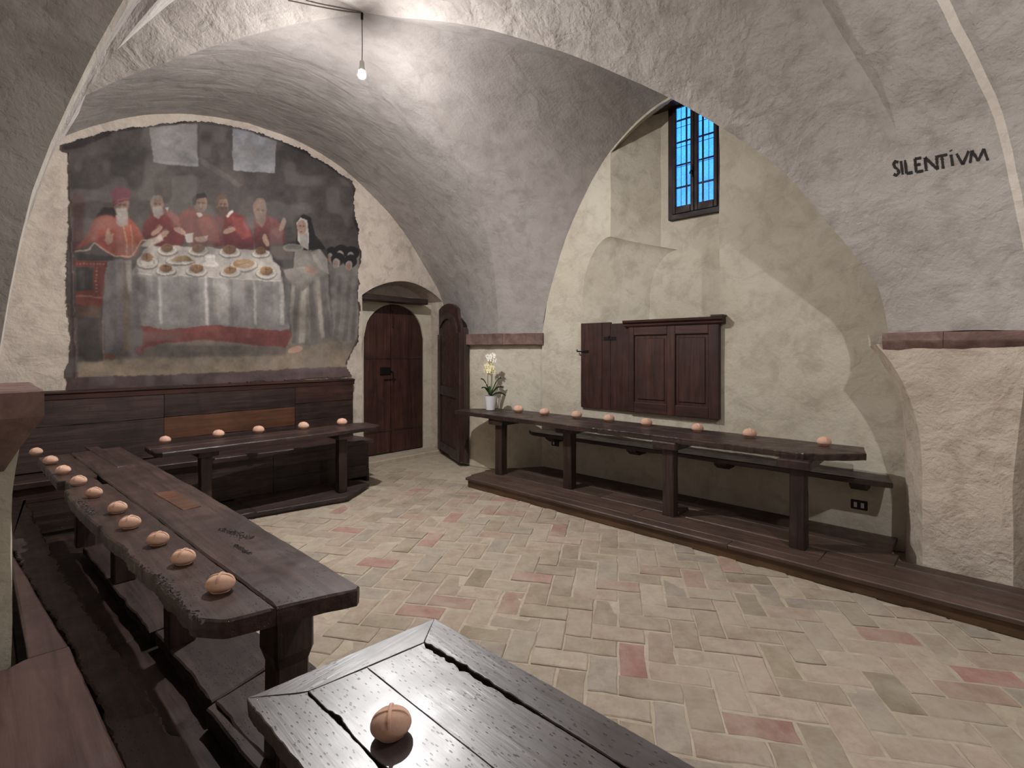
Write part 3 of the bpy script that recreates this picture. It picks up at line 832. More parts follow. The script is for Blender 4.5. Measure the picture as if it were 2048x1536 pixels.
def frac(x, y, seed):
    p = Vector((x, y, seed * 3.3)); return max(0, noise.noise(p * 5) * .6 + noise.noise(p * 17) * .5 + noise.noise(p * 46) * .35 + .25)
def post(x, y, z0, z1, w=.11, cut=None, rot=0.0, seed=0):
    """square post, optionally with a wider chamfered head"""
    r = random.Random(seed); rings = []
    prof = [(z0, w), (z0 + .02, w), (z1 - .22, w * .97), (z1 - .17, w * 1.0), (z1, w)] if not cut else [(z0, w), (z1 - .30, w), (z1 - .25, w * 1.22), (z1, w * 1.22)]
    for z, ww in prof:
        h = ww / 2; c = h * .86; ring = []
        for sx, sy in ((-h, -c), (-c, -h), (c, -h), (h, -c), (h, c), (c, h), (-c, h), (-h, c)):
            ring.append((x + sx * math.cos(rot) - sy * math.sin(rot) + r.uniform(-.003, .003), y + sx * math.sin(rot) + sy * math.cos(rot) + r.uniform(-.003, .003), z))
        rings.append(ring)
    mb = MB(); mb.rings(rings); return mb

# ---- right platform
PZ = .12
pr = thing('wooden_platform', (4.7, 2.0, 0), 'long low wooden platform under the table along the window wall', 'platform')
mb = MB(); mb.cbox((4.215, -3.2, 0.0), (4.25, 4.69, .088), .004); obj('riser', mb, 'wood_nosing', pr)
xsb = [4.19, 4.33, 4.62, 4.90, 5.34]
ends = [4.71, 4.76, 4.80, 4.66, 4.10]
joints = [[-3.2, 1.5], [-3.2, .88, 2.45], [-3.2, .45, 3.0], [-3.2, .5, 2.2]]
for i, (a, b) in enumerate(zip(xsb, xsb[1:])):
    js = joints[i] + [ends[i]]
    for j, (p, q) in enumerate(zip(js, js[1:])):
        x1_ = b
        if b > 4.78 and p < .4 and q < .5: x1_ = 4.765
        if a >= 4.78 and q < .55: continue
        q2 = q if j < len(js) - 2 else ends[i] + (ends[i + 1] - ends[i]) * .5
        top = rough_plank([(a + .0025, p + .002), (x1_ - .0025, p + .002), (x1_ - .0025, q2 - .002), (a + .0025, (q if j < len(js) - 2 else ends[i]) - .002)], .088, PZ - .0015 * (i % 2), .0015, .15, i * 5 + j)
        obj('board', top, 'wood_deck', pr)

# ---- right long table
TZ = .86
TR = .888
rt = thing('long_table', (4.8, 3.0, PZ), 'long dark wooden table on posts along the window wall, orchid at its end', 'table')
def rag_front(x, y, r):
    return (frac(x, y, 2) * .030) if x < 4.6 and y < 3.0 else frac(x, y, 2) * .004
tops = [[(4.50, 1.02), (4.60, .88), (4.83, .65), (4.83, 5.26), (4.74, 5.34), (4.52, 5.30), (4.47, 3.2)],
        [(4.833, .65), (5.14, .71), (5.16, 4.7), (5.05, 5.02), (4.833, 5.25)]]
for i, t_ in enumerate(tops):
    obj('tabletop_plank', rough_plank(t_, TR - .055, TR, .004, .02, 20 + i, rag_fn=rag_front if i == 0 else None), 'wood_table', rt)
for k, (x, y) in enumerate(((4.62, 4.50), (4.69, 3.46), (4.58, 2.18), (4.53, 1.06))):
    obj('leg', post(x, y, PZ, TR - .12, .115, seed=k), 'wood_z', rt)
    mb = MB(); mb.cbox((x - .14 + .04, y - .10, TR - .13), (x + .50, y + .14, TR - .052), .01); obj('crossbar', mb, 'wood_x', rt)
mb = MB(); mb.cbox((4.60, 2.10, PZ), (4.82, 2.25, PZ + .04), .008); obj('foot_block', mb, 'wood_x', rt)
mb = rough_plank([(4.86, 4.74), (5.06, 4.72), (5.08, 5.04), (4.86, 5.12)], TR - .01, TR + .003, .001, .1, 5); obj('inlaid_board', mb, 'wood_x', rt)

# ---- right wall bench
BZ = .64
rbn = thing('wall_bench', (5.2, 2.3, PZ), 'narrow plank bench fixed to the window wall behind the long table', 'bench')
obj('seat', rough_plank([(5.03, .5), (5.32, .56), (5.335, 4.2), (5.23, 4.42), (5.10, 4.44), (5.0, 4.30)], BZ - .045, BZ, .004, .06, 31), 'wood_y', rbn)
for y in (.75, 1.9, 2.9, 4.1):
    mb = MB(); mb.rings([[(5.345, y - .06, BZ - .045), (5.10, y - .06, BZ - .045), (5.10, y - .06, BZ - .08), (5.18, y - .06, BZ - .13), (5.345, y - .06, BZ - .13)],
                         [(5.345, y + .06, BZ - .045), (5.10, y + .06, BZ - .045), (5.10, y + .06, BZ - .08), (5.18, y + .06, BZ - .13), (5.345, y + .06, BZ - .13)]])
    obj('bracket', mb, 'wood_x', rbn)

# ---- power sockets on the right wall
def socket(u, v, label, sw):
    p = on_x(u, v, XR - .012); s = thing('power_socket', p, label, 'socket')
    mb = MB(); mb.cbox((p[0] - .004, p[1] - .062, p[2] - .042), (p[0] + .025, p[1] + .062, p[2] + .042), .006); obj('cover_plate', mb, 'black_plastic', s)
    for dy in sw:
        mb = MB(); mb.cbox((p[0] - .008, p[1] + dy - .012, p[2] - .022), (p[0] - .003, p[1] + dy + .012, p[2] + .022), .002); obj('rocker', mb, 'white_plastic', s)
socket(1718, 1010, 'black wall socket with two white rockers under the bench beside the right pier', (-.026, .026))
socket(1110, 886, 'small black wall socket below the far end of the window wall bench', (.02,))

# ---- left table
lt = thing('long_table', (.75, 3.4, PZ), 'long dark wooden table with ragged edge and ten clay loaves, along the left bench', 'table')
A_ = unproj(725, 1174, TZ); B_ = unproj(407, 1250, TZ); C_ = (.33, 5.44); D_ = (.87, 5.55)
def rag_left(x, y, r):
    w = 0
    if y < B_[1] + .09: return 0
    if x < .62: w += frac(x, y, 4) * .020 * (1 if (y < 3.1 or 3.9 < y < 4.4) else .3)
    if x < .62 and 4.05 < y < 4.35: w += .03
    return w
m1, m2 = (A_[0] * .42 + B_[0] * .58, A_[1] * .42 + B_[1] * .58), (.53, 5.48)
b1 = (B_[0] + .055, B_[1] - .02); b2 = (B_[0] - .012, B_[1] + .07)
obj('tabletop_plank', rough_plank([b2, b1, m1, m2, C_, (.37, 3.6)], TZ - .06, TZ, .002, .016, 41, rag_fn=rag_left), 'wood_table', lt)
obj('tabletop_plank', rough_plank([(m1[0] + .002, m1[1]), (A_[0] - .02, A_[1]), (A_[0], A_[1] + .02), (.93, 3.5), D_, (m2[0] + .002, m2[1])], TZ - .06, TZ, .003, .05, 42), 'wood_table', lt)
pts = [unproj(u, v, TZ) for u, v in ((308, 987), (366, 1021), (402, 1013), (345, 982))]
obj('inlaid_board', rough_plank(pts, TZ - .01, TZ + .0035, .001, .08, 43, ch=.002), 'wood_orange', lt)
pts = [unproj(u, v, TZ) for u, v in ((170, 895), (235, 935), (260, 930), (196, 893))]
obj('inlaid_board', rough_plank(pts, TZ - .01, TZ + .003, .001, .08, 44, ch=.002), 'wood_table', lt)
for k, (x, y) in enumerate(((.83, 1.98), (.76, 3.2), (.70, 4.35), (.61, 5.35))):
    obj('leg', post(x, y, PZ, TZ - .06, .125, cut=True, seed=50 + k), 'wood_z', lt)
    mb = MB(); mb.cbox((x - .25, y - .05, TZ - .13), (x + .10, y + .05, TZ - .058), .01); obj('crossbar', mb, 'wood_x', lt)

# crumbled wood along the worn edge, built as many small splinters on the plank
def crumbs(spots, n, seed):
    r = random.Random(seed); mb = MB()
    for _ in range(n):
        (x0, y0), (x1, y1), wid, dens = r.choice(spots); t = r.random()
        x = x0 + (x1 - x0) * t + r.gauss(0, wid); y = y0 + (y1 - y0) * t + r.gauss(0, wid * .6)
        if x < interp(y, [(1.7, B_[0]), (3.6, .37), (5.44, .33)]) + .03 * frac(x, y, 4): continue
        L_, W2_, h = r.uniform(.004, .014), r.uniform(.002, .006), r.uniform(.001, .0045); a = math.pi / 2 + r.gauss(0, .5); c_, s_ = math.cos(a), math.sin(a)
        P = [(-L_, -W2_, -.002), (L_, -W2_, -.002), (L_, W2_, -.002), (-L_, W2_, -.002), (-L_ * .4, 0, h), (L_ * .5, r.uniform(-.3, .3) * W2_, h * r.uniform(.4, 1))]
        mb.add([(x + p[0] * c_ - p[1] * s_, y + p[0] * s_ + p[1] * c_, TZ + p[2]) for p in P], [(0, 1, 5, 4), (1, 2, 5), (2, 3, 4, 5), (3, 0, 4)])
    return mb
e_ = [unproj(u, v, TZ) for u, v in ((240, 1100), (300, 1150), (345, 1205), (395, 1252), (440, 1058), (500, 1078), (470, 1090), (500, 1108), (150, 1000), (185, 1030), (620, 1115), (660, 1132))]
sp = [(e_[0], e_[1], .008, 1), (e_[1], e_[2], .016, 1), (e_[1], e_[2], .016, 1), (e_[2], e_[3], .012, 1), (e_[2], e_[3], .012, 1), (e_[4], e_[5], .012, 1), (e_[6], e_[7], .004, 1), (e_[8], e_[9], .016, 1)]
cr = obj('crumbled_edge', crumbs(sp, 1500, 6), 'wood_old_y', lt); cr['kind'] = 'stuff'

# ---- foot platform of the left tables
lpf = thing('foot_platform', (.9, 2.5, 0), 'worn low foot platform of rough planks under the left tables', 'platform')
for i, (poly) in enumerate([[(.80, .2), (1.18, .2), (1.16, 2.55), (1.10, 2.62), (.735, 2.52), (.79, 1.75)],
                            [(.73, 2.54), (1.10, 2.64), (1.08, 3.45), (.69, 3.40)],
                            [(.67, 3.43), (1.06, 3.48), (1.02, 5.3), (.59, 5.3)]]):
    obj('plank', rough_plank(poly, .05 + .004 * i, PZ - .003 * i, .006, .05, 60 + i), 'wood_old_y', lpf)
for i, poly in enumerate([[(.755, .2), (.797, .2), (.787, 1.75), (.732, 2.52), (.695, 2.5), (.75, 1.7)]]):
    obj('edge_strip', rough_plank(poly, .03, PZ - .002, .004, .05, 66 + i), 'wood_old_y', lpf)
for i, (p, q) in enumerate(((-.4, 1.9), (1.91, 3.6), (3.61, 6.08))):
    obj('floor_board', rough_plank([(.15, p), (.82, p), (.82, q), (.15, q)], -.004, .02, .003, .08, 67 + i), 'wood_y', lpf)
mb = MB(); mb.box((.80, .25, 0), (1.1, 2.5, .05)); mb.box((.72, 2.55, 0), (1.03, 5.2, .055)); obj('bearer', mb, 'wood_y', lpf)

# ---- near table (bottom of the picture)
nt = thing('framed_table', (.72, .5, PZ), 'glossy dark table with mitred frame boards and split planks, nearest the viewer', 'table')
FA = unproj(872, 1246, TZ); FB = unproj(500, 1383, TZ); IA = unproj(852, 1290, TZ); IB = unproj(622, 1374, TZ)
FR = (FA[0] + .02, -.9); FLn = (.485, -.9)
IR = (IA[0] + .035, -.9); ILn = (IB[0] + .01, -.9)
def jag(seed, amt, lo, hi, xs):
    def f(x, y, r):
        if not (lo < y < hi): return 0
        if not (xs[0] < x < xs[1]): return 0
        p = Vector((seed, y, 1.3)); env = max(0, noise.noise(p * 5) + .25)
        return amt * env * max(0, .7 + noise.noise(p * 22 + Vector((x * 3, 0, 0))) * .9 + noise.noise(p * 60 + Vector((0, 0, x * 5))) * .6)
    return f
TB = TZ - .05
obj('end_board', rough_plank([FA, FB, IB, IA], TB, TZ, .0012, .02, 71, ch=.0015), 'wood_gloss_x', nt)
obj('side_board', rough_plank([(FA[0] + .0005, FA[1] - .001), (IA[0] + .001, IA[1] - .001), (IR[0] + .002, -.9), FR], TB, TZ + .001, .0015, .012, 72, ch=.002, rag_fn=jag(4, .012, .35, 1.14, (0, .90))), 'wood_gloss', nt)
obj('side_board', rough_plank([(FB[0], FB[1] - .0012), (IB[0] - .001, IB[1] - .001), (ILn[0] - .002, -.9), FLn], TB, TZ, .0025, .012, 73, ch=.002, rag_fn=jag(9, .012, .45, 1.0, (.52, .7))), 'wood_gloss', nt)
mx = (IA[0] + IB[0]) / 2 - .01
my = (IA[1] + IB[1]) / 2
obj('centre_plank', rough_plank([(IB[0] + .001, IB[1] - .0015), (mx - .0003, my - .0015), (mx + .012, -.9), (ILn[0] + .002, -.9)], TB + .003, TZ - .0005, .0005, .012, 74, ch=.0015, rag_fn=jag(9, .016, .35, 1.12, (0, .60))), 'wood_gloss', nt)
obj('centre_plank', rough_plank([(mx + .0003, my - .0015), (IA[0] - .001, IA[1] - .0015), (IR[0] - .003, -.9), (mx + .014, -.9)], TB + .003, TZ - .0005, .0005, .012, 75, ch=.0015, rag_fn=jag(4, .022, .1, 1.15, (.80, 1.0))), 'wood_gloss', nt)
mb = MB(); mb.box((.52, -.85, TB - .09), (.94, 1.15, TB - .012)); obj('apron', mb, 'wood_y', nt)
for k, (x, y) in enumerate(((.72, .95), (.74, -.6))):
    obj('leg', post(x, y, PZ, TB - .09, .12, cut=True, seed=80 + k), 'wood_z', nt)

NT_TILT = (0.0, math.radians(-3.3), 0)
nt.rotation_euler = NT_TILT; nt.location = (.755, .5, PZ + .003)

# ---- left bench (smooth seat with a rough front plank)
LZ = .55
lb = thing('plank_bench', (.2, 2.5, 0), 'long bench with smooth seat and eroded front plank along the left wall', 'bench')
e1, e2, e3 = unproj(27, 1110, LZ), unproj(131, 1276, LZ), unproj(251, 1533, LZ)
f1, f2 = unproj(126, 1156, LZ - .03), unproj(389, 1533, LZ - .03)
obj('seat_board', rough_plank([(.012, 1.60), (.012, 2.58), (.08, 2.58), (.12, 2.605), (e2[0] + .002, 2.60), (e3[0], e3[1]), (e3[0] + .04, .3), (.30, -.5), (-.40, -.5), (-.40, 1.60)], LZ - .05, LZ, .0015, .2, 91), 'wood_seat', lb)
obj('seat_board', rough_plank([(.135, 2.606), (e2[0] + .002, 2.603), (e1[0], e1[1]), (.15, 5.6), (.125, 5.6)], LZ - .05, LZ - .002, .0015, .2, 92), 'wood_seat', lb)
def rag_b(x, y, r): return frac(x, y, 7) * .022
obj('front_plank', rough_plank([(e3[0] + .003, 1.62), (f2[0] + .01, 1.60), (f1[0] + .01, f1[1]), (.27, 5.5), (.10, 5.5), (e1[0] + .004, e1[1]), (e2[0] + .006, e2[1])], LZ - .09, LZ - .02, .006, .016, 93, rag_fn=rag_b), 'wood_old_y', lb)
obj('front_plank', rough_plank([(e3[0] + .01, 1.596), (f2[0] + .012, 1.58), (.44, -.4), (.33, -.4)], LZ - .11, LZ - .035, .008, .016, 94, rag_fn=rag_b), 'wood_old_y', lb)
mb = MB(); mb.box((.04, -.4, 0), (.14, 2.6, LZ - .10)); mb.box((.0, 3.35, 0), (.06, 5.5, LZ - .10)); obj('support_wall', mb, 'wood_y', lb)

# ---- back bench with high panelled backrest
bb = thing('panelled_bench', (2.0, 6.2, 0), 'dark high-backed plank bench built along the painted wall', 'bench')
def bx(u, y): return on_y(u, 800, y)[0]
YF = 6.50
xl, x328, x590, xe = .02, bx(328, YF), bx(590, YF), bx(706, YF)
def board(x0, x1, z0, z1, mat, d=0.0, seed=0):
    mb = MB(); r = random.Random(seed); n = max(3, int((x1 - x0) / .12)); rings = []
    for k in range(n + 1):
        x = x0 + .002 + (x1 - x0 - .004) * k / n; j0 = r.uniform(-.002, .002); j1 = r.uniform(-.002, .002); dd = d + noise.noise(Vector((x * 3, z0, seed))) * .004
        rings.append([(x, YF - dd, z0 + .002 + j0), (x, YF - dd, z1 - .002 + j1), (x, YF + .045, z1 - .002), (x, YF + .045, z0 + .002)])
    mb.rings(rings); return obj('board', mb, mat, bb)
zr = 1.235
board(xl, x328, .98, zr, 'wood_old_x', .004, 1); board(xl, x328, .56, .98, 'wood_old_x', .0, 2)
board(x328, x590, .985, zr, 'wood_x', .006, 3); board(x328, x590, .74, .985, 'wood_orange', .0, 4); board(x328, x590, .56, .74, 'wood_x', .004, 5)
board(x590, xe, 1.02, zr, 'wood_red_x', .008, 6); board(x590, xe, .80, 1.02, 'wood_x', .003, 7); board(x590, xe, .56, .80, 'wood_x', .006, 8)
mb = MB()
prof = [(YF + .06, zr), (YF - .012, zr), (YF - .016, zr + .045), (YF - .03, zr + .06), (YF - .03, zr + .075), (YF + .06, zr + .085)]
mb.rings([[(x, y, z) for y, z in prof] for x in (xl, xe + .015)]); obj('top_rail', mb, 'wood_red_x', bb)
mb = MB(); mb.box((xl, YF + .045, .5), (xe - .02, YB - .012, zr)); obj('back_frame', mb, 'wood_x', bb)
S1, S2 = unproj(286, 928, .55), unproj(741, 877, .55)
obj('seat', rough_plank([(.02, 6.10), (S1[0], 6.05), (S2[0], 5.80), (S2[0] + .02, 6.02), (S2[0] - .05, YF), (.02, YF)], .50, .55, .003, .1, 101), 'wood_x', bb)
front = [(.02, 6.14), (1.2, 6.09), (2.35, 5.97), (S2[0] - .06, 5.86)]
for i, (a, b) in enumerate(zip(front, front[1:])):
    for j, (z0, z1) in enumerate(((.07, .22), (.222, .36), (.362, .50))):
        mb = MB(); o_ = .004 * ((i + j) % 2)
        mb.rings([[(a[0] + .002, a[1] + o_, z0), (a[0] + .002, a[1] + o_, z1), (a[0] + .002, a[1] + .04, z1), (a[0] + .002, a[1] + .04, z0)],
                  [(b[0] - .002, b[1] + o_, z0), (b[0] - .002, b[1] + o_, z1), (b[0] - .002, b[1] + .04, z1), (b[0] - .002, b[1] + .04, z0)]])
        obj('front_board', mb, 'wood_old_x' if j == 1 else 'wood_x', bb)
for j, (z0, z1) in enumerate(((.0, .17), (.172, .34), (.342, .50))):
    mb = MB(); mb.cbox((S2[0] - .065, 5.865 + .006 * j, z0), (S2[0] - .025, YF, z1), .005); obj('end_board', mb, 'wood_y', bb)

# ---- back foot platform
bp = thing('foot_platform', (2.2, 5.6, 0), 'low dark foot platform under the table before the painted wall', 'platform')
q1, q2, q3 = unproj(491, 1027, .07), unproj(697, 992, .07), unproj(736, 968, .07)
ql = (1.14, q1[1] + .13)
for i, (a, b) in enumerate(((0.0, .47), (.47, 1.0))):
    P0 = lerp(ql, q2, a); P1 = lerp(ql, q2, b)
    poly = [P0, P1] + ([(q3[0] + .05, q3[1] + .05)] if i else []) + [(P1[0] + (.35 if i else 0), 5.95), (P0[0], 6.06)]
    obj('plank', rough_plank(poly, .025, .07 - .003 * i, .003, .08, 110 + i), 'wood_old_x', bp)
mb = MB(); mb.prism([(ql[0], ql[1] + .03), (q2[0] - .02, q2[1] + .03), (q2[0] + .15, 5.9), (ql[0], 6.0)], 0, .025); obj('bearer', mb, 'wood_x', bp)

# ---- back table
BTZ = .80
bt = thing('side_table', (2.2, 5.5, .07), 'narrow dark table on two posts in front of the panelled bench', 'table')
obj('tabletop_plank', rough_plank([(1.09, 5.40), (1.13, 5.29), (2.3, 5.27), (3.28, 5.29), (3.37, 5.36), (3.38, 5.50), (1.09, 5.56)], BTZ - .045, BTZ, .004, .05, 121), 'wood_x', bt)
obj('tabletop_plank', rough_plank([(1.09, 5.563), (3.38, 5.503), (3.38, 5.66), (3.28, 5.76), (1.09, 5.78)], BTZ - .045, BTZ - .001, .003, .06, 122), 'wood_x', bt)
for k, (x, y) in enumerate(((1.52, 5.50), (2.90, 5.42))):
    obj('leg', post(x, y, .0705, BTZ - .10, .10, seed=130 + k), 'wood_z', bt)
    mb = MB(); mb.cbox((x - .09, y - .12, BTZ - .11), (x + .09, y + .28, BTZ - .043), .01); obj('crossbar', mb, 'wood_y', bt)

# ================================================================== CLAY LOAVES
def loaf_meshes():
    body = MB(); rings = []; n = 28
    for k in range(15):
        t = -math.pi / 2 + math.pi * (k + .0) / 14; c = max(.02, math.cos(t) ** .85); z = math.sin(t)
        z = z * .5 if z > 0 else z * .36
        if k == 0: c = .52; z = -.36
        if k == 1: c = max(c, .66); z = -.352
        rings.append([(.5 * c * math.cos(2 * math.pi * j / n), .41 * c * math.sin(2 * math.pi * j / n), (z + .36) * .60) for j in range(n)])
    body.rings(rings)
    bands = []
    for ang_, lift in ((0.0, .0), (math.pi / 2, .012)):
        mb = MB(); rs = []; R = .5 if ang_ == 0 else .41
        for k in range(17):
            t = math.radians(18 + 144 * k / 16); c = math.copysign(abs(math.cos(t)) ** .85, math.cos(t)); z = (math.sin(t) * .5 + .36) * .60
            edge = min(1, min(k, 16 - k) / 4); up = (-.012 + (.034 + lift) * edge)
            rad = R * c * (1 + .02 * edge); hw = .045 * (.75 + .25 * edge)
            ring = []
            for s, h in ((-hw, -.03), (-hw, up * .8), (-hw * .5, up), (hw * .5, up), (hw, up * .8), (hw, -.03)):
                p = (rad + math.cos(t) * h, s, z + math.sin(t) * h)
                ring.append((p[0] * math.cos(ang_) - p[1] * math.sin(ang_), p[0] * math.sin(ang_) + p[1] * math.cos(ang_), p[2]))
            rs.append(ring)
        mb.rings(rs); bands.append(mb)
    return mesh_of('loaf_body', body, 'clay', smooth=True), [mesh_of('cross_band', b, 'clay', smooth=True) for b in bands]
LB, LBAND = loaf_meshes()
rl = random.Random(5)
ORD = ['first', 'second', 'third', 'fourth', 'fifth', 'sixth', 'seventh', 'eighth', 'ninth', 'tenth']
def loaf(u, v, px, z, label, group, turn, tilt=None, line_x=None):
    d = FPX * (EYE - z) / (v - VH); off = (u - CU) / FPX; w = px * d / FPX / math.sqrt(1 + off * off)
    x, y = unproj(u, v, z); g = Vector((x, y)).normalized() * (.30 * w)
    if line_x:
        q = on_x(u, 800, line_x); x, y = q[0], q[1]; g = Vector((0, 0)); w = px * (SY * x + CY * y) / FPX / math.sqrt(1 + off * off)
    t_ = thing('clay_loaf', (x + g.x, y + g.y, z + .0008), label, 'loaf', group)
    t_.rotation_euler.z = -YAW + turn
    if tilt is not None:
        nrm = tilt.to_matrix() @ Vector((0, 0, 1)); rel = Vector(t_.location) - Vector(nt.location); zt = (tilt.to_matrix() @ Vector((0, 0, z - PZ))).z
        t_.location.z = nt.location.z + zt - (nrm.x * (rel.x - (tilt.to_matrix() @ Vector((0, 0, z - PZ))).x) + nrm.y * (rel.y - (tilt.to_matrix() @ Vector((0, 0, z - PZ))).y)) / nrm.z
        q = tilt.to_quaternion() @ Euler((0, 0, -YAW + turn)).to_quaternion(); t_.rotation_euler = q.to_euler()
    for nm, me in [('loaf_body', LB)] + [('cross_band', m) for m in LBAND]:
        o = bpy.data.objects.new(nm, me); COL.objects.link(o); o.parent = t_; o.scale = (w, w, w * 1.2)
rt_l = [(1037, 820, 20), (1089, 825, 20), (1153, 834, 22), (1218, 841, 23), (1293, 849, 24), (1395, 860, 26), (1499, 874, 30), (1648, 896, 32)]
for i, (u, v, p) in enumerate(rt_l):
    loaf(u, v, p, TR, 'clay loaf with raised cross on the window wall table, %s from the orchid' % ORD[i], 'loaves on the window wall table', rl.uniform(-.15, .15), None, 4.97 + .03 * (i > 1))
for i, (u, v, p) in enumerate([(330, 887, 26), (437, 875, 26), (517, 867, 25), (607, 859, 24), (684, 851, 22)]):
    loaf(u, v, p, BTZ, 'clay loaf with cross on the narrow table before the panelled bench, %s from the left' % ORD[i], 'loaves on the narrow table', rl.uniform(-.15, .15))
for i, (u, v, p) in enumerate([(72, 911, 31), (101, 929, 34), (126, 949, 35), (157, 972, 39), (188, 996, 39), (235, 1028, 44), (260, 1059, 48), (316, 1093, 49), (367, 1132, 54), (441, 1189, 64)]):
    loaf(u, v, p, TZ + (.003 if i in (0, 1) else 0), 'clay loaf with cross on the ragged-edged left table, %s counting from the far end' % ORD[i], 'loaves on the left table', rl.uniform(.02, .25))
loaf(783, 1484, 86, TZ + .001, 'single large-looking clay loaf with cross on the glossy near table', 'loaf on the near table', .12, Euler(NT_TILT))

# ================================================================== ORCHID
ox, oy = unproj(981, 819, TR); ox, oy = 4.85, 4.93
orc = thing('potted_orchid', (ox, oy, TR + .004), 'white and cream orchid in a plain white pot on the table end', 'plant')
OS = 1.12
def P3(x, y, z):   # x to the right and y away as seen from the room
    x, y, z = x * OS, y * OS, z * OS
    return (ox + CY * x + SY * y, oy - SY * x + CY * y, TR + .004 + z)
mb = MB(); mb.lathe([(r * OS, z * OS) for r, z in [(.052, 0), (.056, .006), (.074, .165), (.077, .178), (.071, .178), (.066, .158)]], (ox, oy, TR + .004), 28); obj('pot', mb, 'ceramic', orc, smooth=False)
mb = MB(); mb.lathe([(r * OS, z * OS) for r, z in [(.066, .150), (.06, .160), (.03, .166)]], (ox, oy, TR + .004), 16); obj('soil', mb, 'soil', orc)
def leaf_blade(dx, dy, L, w, up, droop):
    mb = MB(); rows = []
    for k in range(9):
        t = k / 8; r = L * t; z = .16 + up * math.sin(t * 1.5) - droop * t * t
        wd = w * math.sin(math.pi * min(1, .12 + t * .88)) ** .8 + .002
        c = Vector((dx * r, dy * r)); s = Vector((-dy, dx))
        rows.append([P3(c.x + s.x * q * wd, c.y + s.y * q * wd, z + abs(q) * .012) for q in (-1, -.5, 0, .5, 1)])
    mb.grid(rows); lo = [[(p[0], p[1], p[2] - .003) for p in r] for r in rows]; mb.grid(lo, flip=True)
    obj('leaf', mb, 'leaf', orc, smooth=True)
for a in ((-.9, -.3, .13, .026, .26, .04), (-.75, -.6, .14, .028, .17, .06), (.85, .3, .16, .024, .26, .03), (.9, -.4, .17, .028, .17, .05), (.95, .1, .20, .022, .10, .09), (-.3, .9, .12, .024, .16, .05)):
    leaf_blade(*a)
stems = [[(-.02, 0, .16), (-.035, .0, .30), (-.03, 0, .45), (-.02, -.01, .56), (-.01, -.02, .66)], [(.015, 0, .16), (.02, .01, .35), (.025, 0, .52), (.03, -.01, .62), (.02, -.03, .69)], [(.0, .02, .16), (.01, .02, .40), (.02, .01, .55)]]
for s in stems:
    mb = MB(); mb.tube([P3(*p) for p in s], .0042, 6); obj('stem', mb, 'stem', orc)
def flower(x, y, z, r, mat, seed):
    rr = random.Random(seed); mb = MB(); tx, ty = rr.uniform(-.3, .3), rr.uniform(-.3, .3)
    for k in range(5):
        a = 2 * math.pi * k / 5 + math.pi / 2; wd = .62 if k in (1, 4) else .40
        pts = [(0, 0, 0), (.35, -.5 * wd, -.06), (.75, -.8 * wd, .0), (1, 0, .10), (.75, .8 * wd, .0), (.35, .5 * wd, -.06)]
        ring = []
        for q, s, h in pts:
            X = (q * math.cos(a) - s * math.sin(a)) * r; Z = (q * math.sin(a) + s * math.cos(a)) * r; Y = -h * r + X * tx + Z * ty
            ring.append(P3(x + X, y + Y, z + Z))
        ring2 = [(p[0] + SY * .002, p[1] + CY * .002, p[2]) for p in ring]
        mb.rings([ring, ring2])
    f = obj('flower', mb, mat, orc)
    lm = MB(); lm.lathe([(.002, -.006), (.006, 0), (.002, .006)], P3(x, y - .006, z - .004), 8)
    o = obj('flower_lip', lm, 'lip'); o.parent = f; o.location = -Vector(orc.location)
for i, (x, y, z, r, m) in enumerate([(-.035, -.02, .665, .030, 'petal'), (.03, -.03, .67, .042, 'petal'), (-.01, -.05, .63, .036, 'petal'), (.045, -.03, .615, .036, 'petal'), (-.005, -.03, .575, .04, 'petal_cream'),
                                    (-.045, -.03, .545, .036, 'petal_cream'), (.02, -.04, .525, .036, 'petal_cream'), (-.06, -.03, .49, .034, 'petal_cream'), (-.02, -.05, .485, .036, 'petal_cream'), (.035, -.03, .475, .034, 'petal_cream'), (-.01, -.03, .45, .030, 'petal_cream'), (-.055, -.01, .325, .018, 'petal')]):
    flower(x, y, z, r, m, i)

# ================================================================== LAMPS
def bulb_lamp(loc, top, name, label, strength):
    x, y, z = loc; L = thing(name, (x, y, top), label, 'lamp')
    mb = MB(); mb.lathe([(.011, -.01), (.011, .045), (.006, .05)], (x, y, top - .045), 10); obj('ceiling_hook', mb, 'iron', L)
    mb = MB(); mb.tube([(x, y, top - .03), (x + .003, y, (top + z) / 2), (x, y, z + .11)], .0042, 6); obj('cord', mb, 'cable', L)
    mb = MB(); mb.lathe([(.008, .125), (.018, .118), (.0215, .10), (.021, .066), (.030, .046), (.0315, .024)], (x, y, z), 18); obj('lamp_holder', mb, 'socket_grey', L, smooth=True)
    mb = MB(); prof = [(.030, .022)] + [(.034 * math.cos(a), .034 * math.sin(a)) for a in [math.radians(32 - 122 * k / 12) for k in range(13)]]
    mb.lathe([(max(.0005, r), h) for r, h in prof], (x, y, z), 20)
    obj('bulb', mb, led('lit bulb', BULB_COLOR, strength), L, smooth=True)
hp, hn = hit_vault(724, 26)
LAMP = Vector((2.3, 3.9, 4.09))
bulb_lamp((hp.x, hp.y, EYE + (VH - 150) / FPX * (SY * hp.x + CY * hp.y)), hp.z, 'pendant_bulb', 'bare lit white bulb hanging on a cord from the vault crown', BULB_STRENGTH)
dn, _, _, _ = BV.ray_cast(Vector((2.45, -.65, 2.0)), Vector((0, 0, 1)))
bulb_lamp((2.45, -.65, 3.35), dn.z, 'pendant_bulb', 'bare bulb on a cord in the next bay, outside the photograph', BULB2_STRENGTH)
